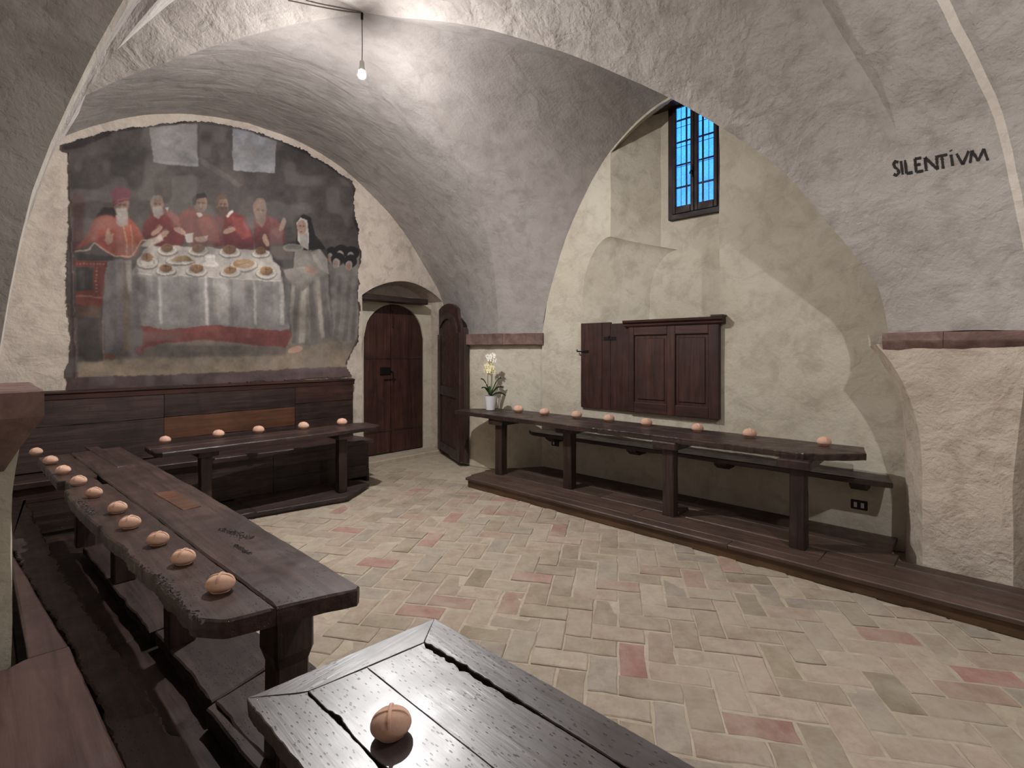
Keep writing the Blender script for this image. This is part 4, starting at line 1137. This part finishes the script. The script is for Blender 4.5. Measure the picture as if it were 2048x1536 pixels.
# cables on the vault
for lab, pts in (('thin upper electric cable leading to the lamp hook across the vault', [(612, 0), (640, 7), (670, 13), (700, 19), (722, 23)]), ('twisted lower electric cable leading to the lamp hook across the vault', [(576, 0), (610, 7), (650, 15), (690, 22), (721, 25)])):
    P = [hit_vault(u, v, .006)[0] for u, v in pts]
    if all(p is not None for p in P):
        mb = MB(); mb.tube(smooth_curve(P, 24), .0035, 6); tag(obj('electric_cable', mb, 'cable'), lab, 'cable')

# ================================================================== LETTERING  SILENTIVM on the transverse arch
def stroke(mb, pts, w):
    """flat brush stroke laid on the vault surface"""
    fine = []
    for a, b in zip(pts, pts[1:]):
        n = max(2, int(math.hypot(b[0] - a[0], b[1] - a[1]) / 3))
        fine += [(a[0] + (b[0] - a[0]) * k / n, a[1] + (b[1] - a[1]) * k / n) for k in range(n)]
    fine.append(pts[-1]); L, R = [], []
    for i, p in enumerate(fine):
        q0, q1_ = fine[max(0, i - 1)], fine[min(len(fine) - 1, i + 1)]
        dx, dy = q1_[0] - q0[0], q1_[1] - q0[1]; l = math.hypot(dx, dy) or 1
        ww = w * (.5 + .12 * noise.noise(Vector((p[0] * .25, p[1] * .25, 0))) * 2)
        a, _ = hit_vault(p[0] - dy / l * ww, p[1] + dx / l * ww, .0025); b, _ = hit_vault(p[0] + dy / l * ww, p[1] - dx / l * ww, .0025)
        if a is None or b is None: return
        L.append(a); R.append(b)
    mb.grid([L, R])
K = 1 / 2.194
def Z5(pts): return [(1480 + x * K, y * K) for x, y in pts]
LET = {
 'S': [[(695, 712), (682, 708), (674, 720), (680, 735), (692, 742), (697, 758), (686, 770), (674, 764)]],
 'I': [[(706, 706), (714, 766)]],
 'L': [[(724, 702), (731, 762)], [(731, 762), (758, 756)]],
 'E': [[(768, 696), (774, 756)], [(768, 697), (796, 692)], [(771, 724), (793, 720)], [(774, 755), (805, 749)]],
 'N': [[(812, 692), (818, 750)], [(812, 690), (868, 744)], [(868, 744), (862, 682)]],
 'T': [[(868, 686), (910, 678)], [(886, 684), (892, 740)]],
 'I2': [[(926, 678), (934, 728)], [(924, 658), (927, 663)]],
 'V': [[(950, 674), (978, 722)], [(978, 722), (1004, 662)]],
 'M': [[(1010, 716), (1018, 660)], [(1018, 660), (1046, 706)], [(1046, 706), (1070, 652)], [(1070, 652), (1088, 704)]],
}
ins = thing('wall_inscription', tuple(hit_vault(1875, 320)[0]), 'black painted capital letters SILENTIVM on the pale vault above the right pier', 'inscription')
for k, sts in LET.items():
    mb = MB()
    for s in sts: stroke(mb, Z5(s), 5.9)
    if mb.v: obj('letter', mb, 'paint_black', ins)

# ================================================================== WALL PAINTING (painted cell by cell on the plaster)
def Zp(p): return (100 + p[0] * .37758, 220 + p[1] * .37758)
OUT = [(60, 180), (100, 165), (200, 140), (300, 112), (420, 92), (520, 80), (700, 60), (820, 62), (950, 80), (1050, 97), (1200, 150), (1350, 215), (1430, 260), (1500, 305), (1590, 370), (1620, 420), (1615, 560), (1640, 640), (1650, 760), (1635, 950), (1645, 1100), (1636, 1220), (1600, 1290), (1570, 1350), (1606, 1412), (90, 1500), (80, 1400), (110, 1250), (95, 1000), (95, 750), (102, 500), (92, 230), (65, 215)]
YP = YB - .022
ow_ = [on_y(*Zp(p), YP) for p in OUT]
px0, px1 = min(p[0] for p in ow_), max(p[0] for p in ow_); pz0, pz1 = min(p[2] for p in ow_), max(p[2] for p in ow_)
NX, NZ = 470, 400
gx, gz = np.meshgrid(np.linspace(px0, px1, NX), np.linspace(pz0, pz1, NZ))
dd = SY * gx + CY * YP; rr_ = CY * gx - SY * YP
PU = (CU + FPX * rr_ / dd - 100) / .37758; PV = (VH - FPX * (gz - EYE) / dd - 220) / .37758
rs = np.random.RandomState(3)
def vnoise(U, V, s):
    g = rs.rand(64, 64); a = (U / s) % 63; b = (V / s) % 63; i = a.astype(int); j = b.astype(int); fu = a - i; fv = b - j
    fu = fu * fu * (3 - 2 * fu); fv = fv * fv * (3 - 2 * fv)
    return (g[i, j] * (1 - fu) * (1 - fv) + g[i + 1, j] * fu * (1 - fv) + g[i, j + 1] * (1 - fu) * fv + g[i + 1, j + 1] * fu * fv)
wu = PU + (vnoise(PU, PV, 60) - .5) * 7 + (vnoise(PU, PV, 22) - .5) * 5; wv = PV + (vnoise(PU, PV, 60) - .5) * 7 + (vnoise(PU, PV, 22) - .5) * 5
def inpoly(poly, U, V):
    r = np.zeros(U.shape, bool); n = len(poly)
    for k in range(n):
        x1, y1 = poly[k]; x2, y2 = poly[(k + 1) % n]
        if y1 == y2: continue
        c = ((y1 > V) != (y2 > V)) & (U < (x2 - x1) * (V - y1) / (y2 - y1) + x1); r ^= c
    return r
def soften(m, n=1):
    m = m.astype(float)
    for _ in range(n):
        p = np.pad(m, 1, mode='edge'); m = (p[:-2, 1:-1] + p[2:, 1:-1] + p[1:-1, :-2] + p[1:-1, 2:] + 2 * m) / 6
    return m
IMG = np.zeros((NZ, NX, 3))
def paint(poly, col, op=1.0, soft=1, col2=None, grad=None):
    m = soften(inpoly(poly, wu, wv), soft)[..., None] * op; c = np.array(col, float)
    if col2 is not None:
        g0, g1 = grad; t = np.clip(((PU - g0[0]) * (g1[0] - g0[0]) + (PV - g0[1]) * (g1[1] - g0[1])) / ((g1[0] - g0[0]) ** 2 + (g1[1] - g0[1]) ** 2), 0, 1)[..., None]
        c = c * (1 - t) + np.array(col2, float) * t
    IMG[:] = IMG * (1 - m) + c * m
def ell(cx, cy, rx, ry, col, op=1.0, soft=1, rot=0.0, **k):
    paint([(cx + rx * math.cos(a) * math.cos(rot) - ry * math.sin(a) * math.sin(rot), cy + rx * math.cos(a) * math.sin(rot) + ry * math.sin(a) * math.cos(rot)) for a in [2 * math.pi * i / 20 for i in range(20)]], col, op, soft, **k)
def line(pts, w, col, op=1.0, soft=1):
    for a, b in zip(pts, pts[1:]):
        dx, dy = b[0] - a[0], b[1] - a[1]; l = math.hypot(dx, dy) or 1; nx, ny = -dy / l * w / 2, dx / l * w / 2
        paint([(a[0] + nx, a[1] + ny), (b[0] + nx, b[1] + ny), (b[0] - nx, b[1] - ny), (a[0] - nx, a[1] - ny)], col, op, soft)
IMG[:] = np.array((86, 77, 73.0))
paint([(90, 100), (900, 50), (900, 420), (90, 430)], (78, 71, 68), 1, 12)
paint([(900, 60), (1660, 60), (1660, 900), (1200, 700), (1050, 420)], (72, 66, 66), .9, 14)
ell(620, 380, 300, 110, (96, 86, 79), .55, 14); ell(1430, 560, 160, 220, (92, 84, 80), .5, 14); ell(330, 330, 200, 100, (66, 60, 58), .6, 14)
# two pale squares, beam of light
paint([(527, 85), (780, 68), (788, 302), (640, 292), (545, 272)], (146, 140, 136), .95, 1, (132, 132, 136), ((650, 80), (650, 300)))
paint([(545, 262), (788, 290), (788, 302), (545, 278)], (150, 150, 152), .7)
paint([(968, 88), (1110, 110), (1196, 150), (1188, 336), (970, 320)], (134, 136, 144), .95, 1, (146, 148, 154), ((1080, 100), (1080, 330)))
line([(786, 75), (792, 245)], 16, (58, 55, 55), .6, 2)
paint([(790, 245), (1020, 395), (1000, 410), (795, 285)], (116, 106, 98), .5, 3)
paint([(120, 440), (180, 440), (175, 720), (120, 760)], (92, 52, 48), .7, 5)
# floor and borders
paint([(130, 1240), (1640, 1180), (1640, 1290), (1580, 1370), (130, 1420)], (120, 106, 92), 1, 3, (150, 130, 106), ((700, 1240), (700, 1390)))
paint([(130, 1180), (500, 1240), (1250, 1250), (1250, 1300), (500, 1310), (130, 1330)], (92, 82, 76), .8, 8)
# pale grey robe below the first figure and the dark recess behind
paint([(140, 760), (330, 770), (290, 1330), (145, 1335)], (62, 56, 54), .95, 4)
# table front, red cloth
paint([(455, 1090), (1240, 1140), (1285, 1190), (1250, 1258), (1090, 1245), (820, 1215), (620, 1235), (500, 1262), (470, 1295), (445, 1250)], (132, 62, 58), 1, 2, (118, 56, 54), ((800, 1150), (800, 1250)))
paint([(425, 868), (1228, 902), (1270, 1165), (1220, 1170), (1090, 1158), (840, 1140), (600, 1165), (480, 1140)], (150, 146, 142), 1, 1, (122, 118, 114), ((700, 880), (700, 1160)))
for x, w, c, o_ in ((470, 70, (116, 112, 110), .8), (580, 14, (182, 176, 170), .8), (555, 30, (122, 118, 116), .7), (650, 60, (128, 124, 122), .6), (760, 50, (120, 116, 114), .5), (825, 14, (196, 190, 182), .8), (850, 22, (116, 112, 110), .7), (910, 60, (168, 162, 156), .6), (960, 14, (112, 108, 106), .6), (1080, 12, (190, 184, 178), .7), (1050, 40, (124, 120, 118), .5), (1150, 60, (122, 118, 116), .6), (1225, 20, (176, 170, 164), .7), (1255, 30, (104, 102, 100), .8)):
    paint([(x - w / 2, 882), (x + w / 2, 884), (x + w / 2 + 8, 1140), (x - w / 2 + 6, 1136)], c, o_, 4)
paint([(430, 866), (500, 740), (560, 700), (700, 720), (1150, 745), (1210, 800), (1230, 905), (840, 882), (600, 872)], (176, 168, 158), 1, 1, (158, 150, 142), ((800, 880), (800, 730)))
line([(430, 868), (600, 874), (840, 885), (1228, 905)], 7, (206, 199, 188), .8)
# seated row: robes
RED, DRED, LRED = (148, 58, 54), (104, 42, 42), (172, 78, 68)
paint([(500, 600), (540, 540), (620, 525), (680, 570), (735, 640), (700, 715), (560, 725), (490, 660)], (138, 54, 52), 1, 2, (96, 40, 42), ((600, 540), (560, 720)))
paint([(600, 540), (640, 530), (690, 570), (740, 630), (720, 650), (660, 600)], LRED, .7, 3)
paint([(680, 560), (740, 515), (800, 545), (860, 560), (900, 640), (925, 715), (760, 725), (700, 640)], (142, 60, 54), 1, 2, (104, 44, 44), ((780, 540), (780, 720)))
paint([(780, 575), (850, 565), (890, 640), (900, 700), (820, 690), (790, 620)], (160, 70, 60), .7, 4)
paint([(870, 570), (920, 555), (970, 540), (1030, 570), (1085, 690), (1080, 740), (930, 735), (905, 640)], (136, 48, 50), 1, 2, (92, 36, 40), ((960, 560), (920, 730)))
paint([(960, 560), (1025, 575), (1070, 670), (1020, 690), (980, 640)], (164, 66, 60), .7, 4)
paint([(1075, 580), (1140, 550), (1200, 575), (1245, 640), (1250, 700), (1160, 745), (1090, 735), (1080, 650)], (126, 56, 54), 1, 2, (84, 42, 44), ((1170, 580), (1120, 740)))
paint([(1160, 570), (1205, 585), (1240, 650), (1210, 680), (1175, 640)], (146, 74, 68), .6, 4)
# collars
for pts in ([(610, 520), (630, 515), (622, 545)], [(775, 545), (800, 540), (812, 560), (790, 570)], [(930, 560), (965, 528), (972, 542), (940, 575)]): paint(pts, (206, 196, 186), .9)
# heads (simple, faceless in detail)
SK, SKD = (160, 122, 100), (116, 86, 72)
def head(cx, cy, rx, ry, tilt=0.0, hair=None, beard=None, cap=None):
    ell(cx, cy, rx, ry, SK, 1, 1, tilt, col2=SKD, grad=((cx + rx, cy - ry), (cx - rx, cy + ry)))
    ell(cx - rx * .25, cy - 2, rx * .28, ry * .12, (86, 62, 54), .6); ell(cx + rx * .4, cy, rx * .25, ry * .12, (86, 62, 54), .6); ell(cx + rx * .1, cy + ry * .25, rx * .14, ry * .25, (176, 136, 112), .6)
    ell(cx + rx * .05, cy + ry * .58, rx * .3, ry * .08, (112, 66, 60), .6)
    if hair: paint([(cx - rx * 1.05, cy + ry * .2), (cx - rx * 1.1, cy - ry * .5), (cx - rx * .5, cy - ry * 1.1), (cx + rx * .5, cy - ry * 1.1), (cx + rx * .95, cy - ry * .6), (cx + rx * .5, cy - ry * .62), (cx - rx * .5, cy - ry * .5), (cx - rx * .7, cy + ry * .2)], hair, .9)
    if beard: paint([(cx - rx * .8, cy + ry * .25), (cx + rx * .8, cy + ry * .25), (cx + rx * .9, cy + ry * 1.1), (cx + rx * .2, cy + ry * 1.7), (cx - rx * .6, cy + ry * 1.3)], beard, .9, 2)
head(568, 500, 36, 46, .3, (134, 122, 112), (168, 158, 148)); head(800, 495, 38, 50, 0, (54, 42, 38)); head(912, 500, 34, 50, -.25, (104, 80, 66), (92, 68, 58)); head(1113, 528, 32, 56, 0, (128, 100, 84), (128, 104, 90))
# hands and cuffs
for x, y, a_ in ((565, 640, -.6), (600, 660, -.5), (690, 640, .5), (800, 685, .1), (950, 640, -.4), (1145, 690, 1.2), (1232, 605, -1.2)):
    ell(x, y, 36, 15, (164, 126, 104), .95, 1, a_)
    for q in (-8, 0, 8): line([(x + q * .6, y - 10 + q), (x + 26 * math.cos(a_) + q * .6, y + 26 * math.sin(a_) - 8 + q)], 4, (180, 142, 118), .7)
paint([(715, 660), (760, 650), (755, 700), (725, 700)], (190, 180, 170), .9); paint([(815, 670), (838, 662), (836, 690)], (190, 180, 170), .9)
# standing figure on the left
paint([(270, 800), (430, 790), (440, 880), (490, 1180), (480, 1290), (300, 1310), (275, 1000)], (122, 116, 116), 1, 3, (86, 80, 82), ((400, 850), (300, 1250)))
for x in (320, 390, 440): paint([(x, 800), (x + 26, 800), (x + 44, 1280), (x - 6, 1290)], (90, 84, 86) if x != 390 else (106, 84, 62), .6, 4)
paint([(395, 800), (430, 795), (432, 960), (415, 980)], (168, 160, 158), .6, 3)
paint([(130, 745), (200, 650), (240, 570), (300, 545), (330, 555), (420, 570), (470, 625), (500, 680), (460, 770), (400, 785), (330, 770), (290, 740), (235, 700)], (150, 62, 52), 1, 2, (168, 76, 58), ((200, 640), (450, 700)))
paint([(240, 570), (280, 520), (345, 520), (350, 570), (300, 560)], (46, 34, 36), .9, 2)
paint([(260, 560), (330, 560), (320, 640), (250, 690), (215, 690)], (176, 84, 66), .6, 5)
paint([(400, 600), (440, 620), (450, 740), (410, 770), (395, 680)], (182, 88, 62), .6, 4)
line([(130, 748), (205, 745), (240, 705), (290, 740), (350, 778), (440, 770), (490, 690), (545, 690)], 7, (200, 178, 140), .8)
line([(385, 600), (402, 690), (408, 775)], 6, (196, 168, 112), .7); line([(425, 610), (436, 690), (440, 770)], 5, (196, 168, 112), .6)
head(378, 505, 40, 52, .1, None, (168, 160, 150)); paint([(345, 560), (415, 560), (410, 610), (375, 625), (350, 600)], (152, 142, 132), .9, 2)
paint([(322, 430), (360, 412), (415, 415), (430, 440), (420, 478), (365, 490), (335, 510), (328, 470)], (136, 44, 62), 1, 1, (104, 34, 48), ((420, 420), (330, 500)))
line([(335, 500), (370, 476), (420, 468)], 9, (150, 70, 76), .8)
paint([(292, 690), (300, 640), (310, 620), (322, 660), (338, 655), (332, 700), (310, 715)], (168, 128, 104), .95)
paint([(480, 720), (530, 680), (590, 660), (600, 690), (520, 730)], (190, 178, 160), .8, 2)
ell(316, 1308, 34, 18, (112, 60, 46), .9, 2); ell(470, 1275, 22, 24, (112, 48, 56), .8, 2)
# chair
CH = (124, 54, 46)
paint([(130, 795), (300, 800), (300, 830), (238, 830), (232, 960), (275, 970), (275, 1040), (135, 1035), (135, 960), (228, 950), (230, 835), (132, 832)], CH, .95)
paint([(232, 800), (300, 800), (275, 1040), (232, 1040)], (118, 50, 44), .9, 1); line([(140, 985), (270, 990)], 8, (168, 120, 92), .7)
for k in range(9): ell(145 + k * 17, 815, 4, 4, (180, 140, 110), .8); 
for k in range(8): ell(246, 835 + k * 18, 4, 4, (180, 140, 110), .8)
paint([(138, 840), (228, 842), (225, 950), (140, 955)], (58, 54, 54), .95, 2); paint([(150, 860), (180, 850), (190, 945), (160, 950)], (92, 88, 88), .5, 4)
paint([(135, 1038), (272, 1042), (270, 1100), (138, 1098)], (100, 70, 54), .8, 2); line([(280, 1090), (285, 1340)], 6, (140, 104, 84), .8); line([(140, 1100), (142, 1345)], 6, (120, 90, 76), .7)
# food on the table
def plate(x, y, rx, ry, loaf_=True, c=(150, 110, 72)):
    ell(x, y + 4, rx + 3, ry + 4, (104, 98, 92), .8, 1); ell(x, y, rx, ry, (184, 176, 164), 1); ell(x, y - 2, rx * .75, ry * .7, (150, 142, 132), .9)
    if loaf_:
        ell(x, y - 14, rx * .62, ry * .95, c, 1, 1, col2=(102, 72, 48), grad=((x - 10, y - 34), (x + 14, y + 10)))
        line([(x, y - 34), (x, y - 8)], 3, (78, 52, 36), .9); line([(x - 14, y - 24), (x + 14, y - 24)], 3, (78, 52, 36), .9)
plate(622, 745, 55, 24, True, (124, 86, 60)); plate(787, 748, 55, 25, True, (124, 86, 60)); plate(950, 752, 56, 25, True, (124, 84, 58)); plate(1118, 760, 48, 22, True, (120, 82, 58))
plate(515, 805, 58, 32, False); paint([(480, 800), (545, 795), (550, 820), (490, 825)], (206, 198, 186), .9); ell(514, 782, 32, 22, (146, 106, 72)); line([(512, 764), (512, 795)], 3, (84, 56, 40), .9); line([(500, 776), (524, 776)], 3, (84, 56, 40), .9)
plate(690, 798, 78, 22, False); paint([(640, 800), (665, 775), (720, 772), (765, 800), (700, 806)], (160, 132, 84), .95, 1, (120, 92, 58), ((660, 775), (720, 806)))
ell(848, 820, 46, 14, (196, 188, 178)); paint([(820, 775), (876, 775), (872, 822), (826, 822)], (186, 178, 170), 1); ell(848, 776, 28, 9, (208, 202, 194))
plate(1025, 820, 70, 36, False); ell(1025, 815, 56, 28, (166, 124, 80)); line([(985, 805), (1060, 825)], 4, (196, 160, 112), .8); line([(985, 825), (1060, 805)], 4, (122, 84, 54), .7)
plate(614, 852, 56, 22); plate(776, 856, 56, 24); plate(954, 862, 54, 22, True, (166, 124, 80)); plate(1144, 866, 54, 26, True, (160, 116, 70))
# standing nun, companions behind her
paint([(1480, 760), (1560, 730), (1650, 760), (1650, 1200), (1560, 1250), (1490, 1180)], (98, 94, 92), 1, 3, (122, 116, 110), ((1480, 1000), (1640, 1000)))
for cx_, cy_, r_ in ((1495, 770, 34), (1545, 758, 36), (1600, 770, 40), (1525, 800, 36), (1590, 815, 38)):
    ell(cx_, cy_ - 12, r_, r_ * .95, (34, 30, 34), 1)
    ell(cx_ - 8, cy_ + 10, r_ * .52, r_ * .7, (160, 152, 146), .85); ell(cx_ - 10, cy_ + 16, r_ * .38, r_ * .56, (146, 108, 94), 1); ell(cx_ - 14, cy_ + 12, 3, 2, (80, 58, 52), .7); ell(cx_ - 4, cy_ + 12, 3, 2, (80, 58, 52), .7)
paint([(1510, 860), (1640, 860), (1645, 1200), (1560, 1250), (1500, 1190), (1490, 960)], (112, 108, 102), 1, 3, (128, 122, 114), ((1500, 900), (1640, 1200)))
for x in (1530, 1580, 1620): paint([(x, 880), (x + 18, 880), (x - 5, 1220), (x - 28, 1225)], (86, 82, 80), .5, 4)
paint([(1165, 720), (1250, 705), (1330, 680), (1400, 690), (1470, 740), (1480, 860), (1400, 870), (1260, 860), (1180, 800)], (60, 56, 56), 1, 2)
paint([(1300, 740), (1380, 740), (1470, 860), (1490, 1130), (1500, 1220), (1390, 1250), (1285, 1240), (1270, 1080), (1280, 900)], (134, 128, 118), 1, 2, (104, 98, 92), ((1300, 900), (1480, 1150)))
for a_ in ([(1300, 920), (1330, 920), (1300, 1235), (1280, 1230)], [(1370, 900), (1395, 900), (1420, 1240), (1385, 1245)], [(1430, 880), (1450, 880), (1490, 1200), (1455, 1215)]): paint(a_, (86, 80, 78), .7, 4)
for a_ in ([(1335, 930), (1360, 920), (1350, 1235), (1315, 1238)], [(1405, 880), (1425, 880), (1450, 1200), (1430, 1215)]): paint(a_, (166, 158, 146), .6, 4)
paint([(1235, 850), (1330, 830), (1420, 850), (1400, 900), (1340, 960), (1290, 930), (1250, 890)], (158, 150, 140), .95, 2, (110, 104, 98), ((1300, 830), (1300, 940)))
paint([(1380, 745), (1430, 735), (1470, 790), (1480, 870), (1430, 840), (1400, 800)], (166, 158, 148), .85, 3)
ell(1385, 852, 38, 16, (162, 124, 104), .95, 1, .3)
paint([(1165, 722), (1240, 720), (1290, 740), (1280, 790), (1200, 790), (1170, 760)], (92, 76, 66), .9, 3)
paint([(1300, 740), (1310, 580), (1340, 552), (1380, 570), (1400, 660), (1455, 720), (1460, 740), (1390, 735)], (36, 33, 36), 1, 1)
paint([(1306, 600), (1322, 570), (1362, 585), (1370, 660), (1365, 735), (1330, 722), (1310, 690)], (196, 188, 180), .95)
ell(1332, 622, 25, 38, (172, 132, 114), 1); ell(1325, 616, 6, 4, (86, 60, 54), .7); ell(1344, 618, 6, 4, (86, 60, 54), .6); ell(1328, 644, 9, 3, (126, 70, 66), .8)
paint([(1320, 660), (1362, 650), (1365, 735), (1325, 722)], (152, 146, 140), .8, 2)
ell(1286, 730, 56, 22, (136, 130, 122), 1, 1); ell(1286, 726, 44, 14, (108, 102, 96), .8)
ell(1300, 1268, 40, 18, (176, 132, 110), .95, 1, -.2)
ell(1340, 520, 40, 10, (110, 100, 90), .3, 2)
# border strip and worn edges
paint([(80, 1418), (700, 1400), (1580, 1358), (1620, 1420), (80, 1510)], (86, 64, 66), 1, 1, (104, 82, 82), ((80, 1500), (1600, 1380)))
line([(92, 230), (112, 700), (135, 1420)], 22, (66, 48, 50), .85, 2); line([(100, 230), (118, 700), (140, 1420)], 5, (132, 116, 110), .7)
edge = OUT[1:18]; line(edge, 26, (48, 36, 38), .85, 2); line(OUT[17:24], 16, (54, 42, 44), .8, 2)
paint([(60, 175), (140, 150), (330, 108), (330, 130), (150, 205), (70, 215)], (52, 36, 40), .9, 2)
n1 = vnoise(PU, PV, 120); n2 = vnoise(PU, PV, 34); n3 = vnoise(PU, PV, 11)
shade = 1 + (n1 - .5) * .28 + (n2 - .5) * .18 + (n3 - .5) * .10
IMG *= shade[..., None]
haze = np.clip((vnoise(PU, PV, 75) - .55) * 1.6, 0, .3)[..., None]; IMG[:] = IMG * (1 - haze) + np.array((138, 130, 124)) * haze
lum = IMG.mean(2, keepdims=True) * np.array((1.03, .99, .97)); IMG = IMG * .66 + lum * .34
IMG = np.clip(IMG * .96, 0, 255) / 255.0
LIN = np.where(IMG <= .04045, IMG / 12.92, ((IMG + .055) / 1.055) ** 2.4)
ins_mask = inpoly(OUT, PU + (vnoise(PU, PV, 9) - .5) * 9 + (vnoise(PU, PV, 40) - .5) * 20, PV + (vnoise(PU, PV, 9) - .5) * 8 + (vnoise(PU, PV, 50) - .5) * 12)
cm = ins_mask[:-1, :-1] & ins_mask[1:, :-1] & ins_mask[:-1, 1:] & ins_mask[1:, 1:]
idx = np.arange(NX * NZ).reshape(NZ, NX)
quads = np.stack([idx[:-1, :-1][cm], idx[:-1, 1:][cm], idx[1:, 1:][cm], idx[1:, :-1][cm]], 1)
used = np.unique(quads); remap = -np.ones(NX * NZ, int); remap[used] = np.arange(len(used)); quads = remap[quads]
pw = .0025 * (n2.ravel()[used] - .5)
base = Vector(((px0 + px1) / 2, YP, pz0))
co = np.stack([gx.ravel()[used] - base.x, pw, gz.ravel()[used] - base.z], 1).astype(np.float32)
me = bpy.data.meshes.new('wall_painting')
me.vertices.add(len(co)); me.vertices.foreach_set('co', co.ravel())
me.loops.add(len(quads) * 4); me.loops.foreach_set('vertex_index', quads.ravel().astype(np.int32))
me.polygons.add(len(quads)); me.polygons.foreach_set('loop_start', np.arange(0, len(quads) * 4, 4, dtype=np.int32))
me.update(calc_edges=True)
at = me.color_attributes.new('paint', 'FLOAT_COLOR', 'POINT')
cols = np.ones((len(used), 4), np.float32); cols[:, :3] = LIN.reshape(-1, 3)[used]; at.data.foreach_set('color', cols.ravel())
pm = NT('faded fresco paint'); an = pm.node('ShaderNodeAttribute'); an.attribute_name = 'paint'
vv = pm.coords(); nn = pm.noise(vv, 40, 5, .6); crk = pm.noise(vv, 9, 6, .7, 1.5)
cc = pm.mix(an.outputs['Color'], grey(.72), pm.math('MULTIPLY', pm.ramp(nn, [(.45, grey(0)), (.8, grey(1))]), .35), 'MULTIPLY')
me.materials.append(pm.out(cc, .7, pm.bump(nn, .3, .003, pm.bump(crk, .3, .01)), **{'Specular IOR Level': .3}))
po = bpy.data.objects.new('wall_painting', me); COL.objects.link(po); po.location = base
tag(po, 'large faded arched fresco of red-robed diners at a white table with a standing nun', 'painting')
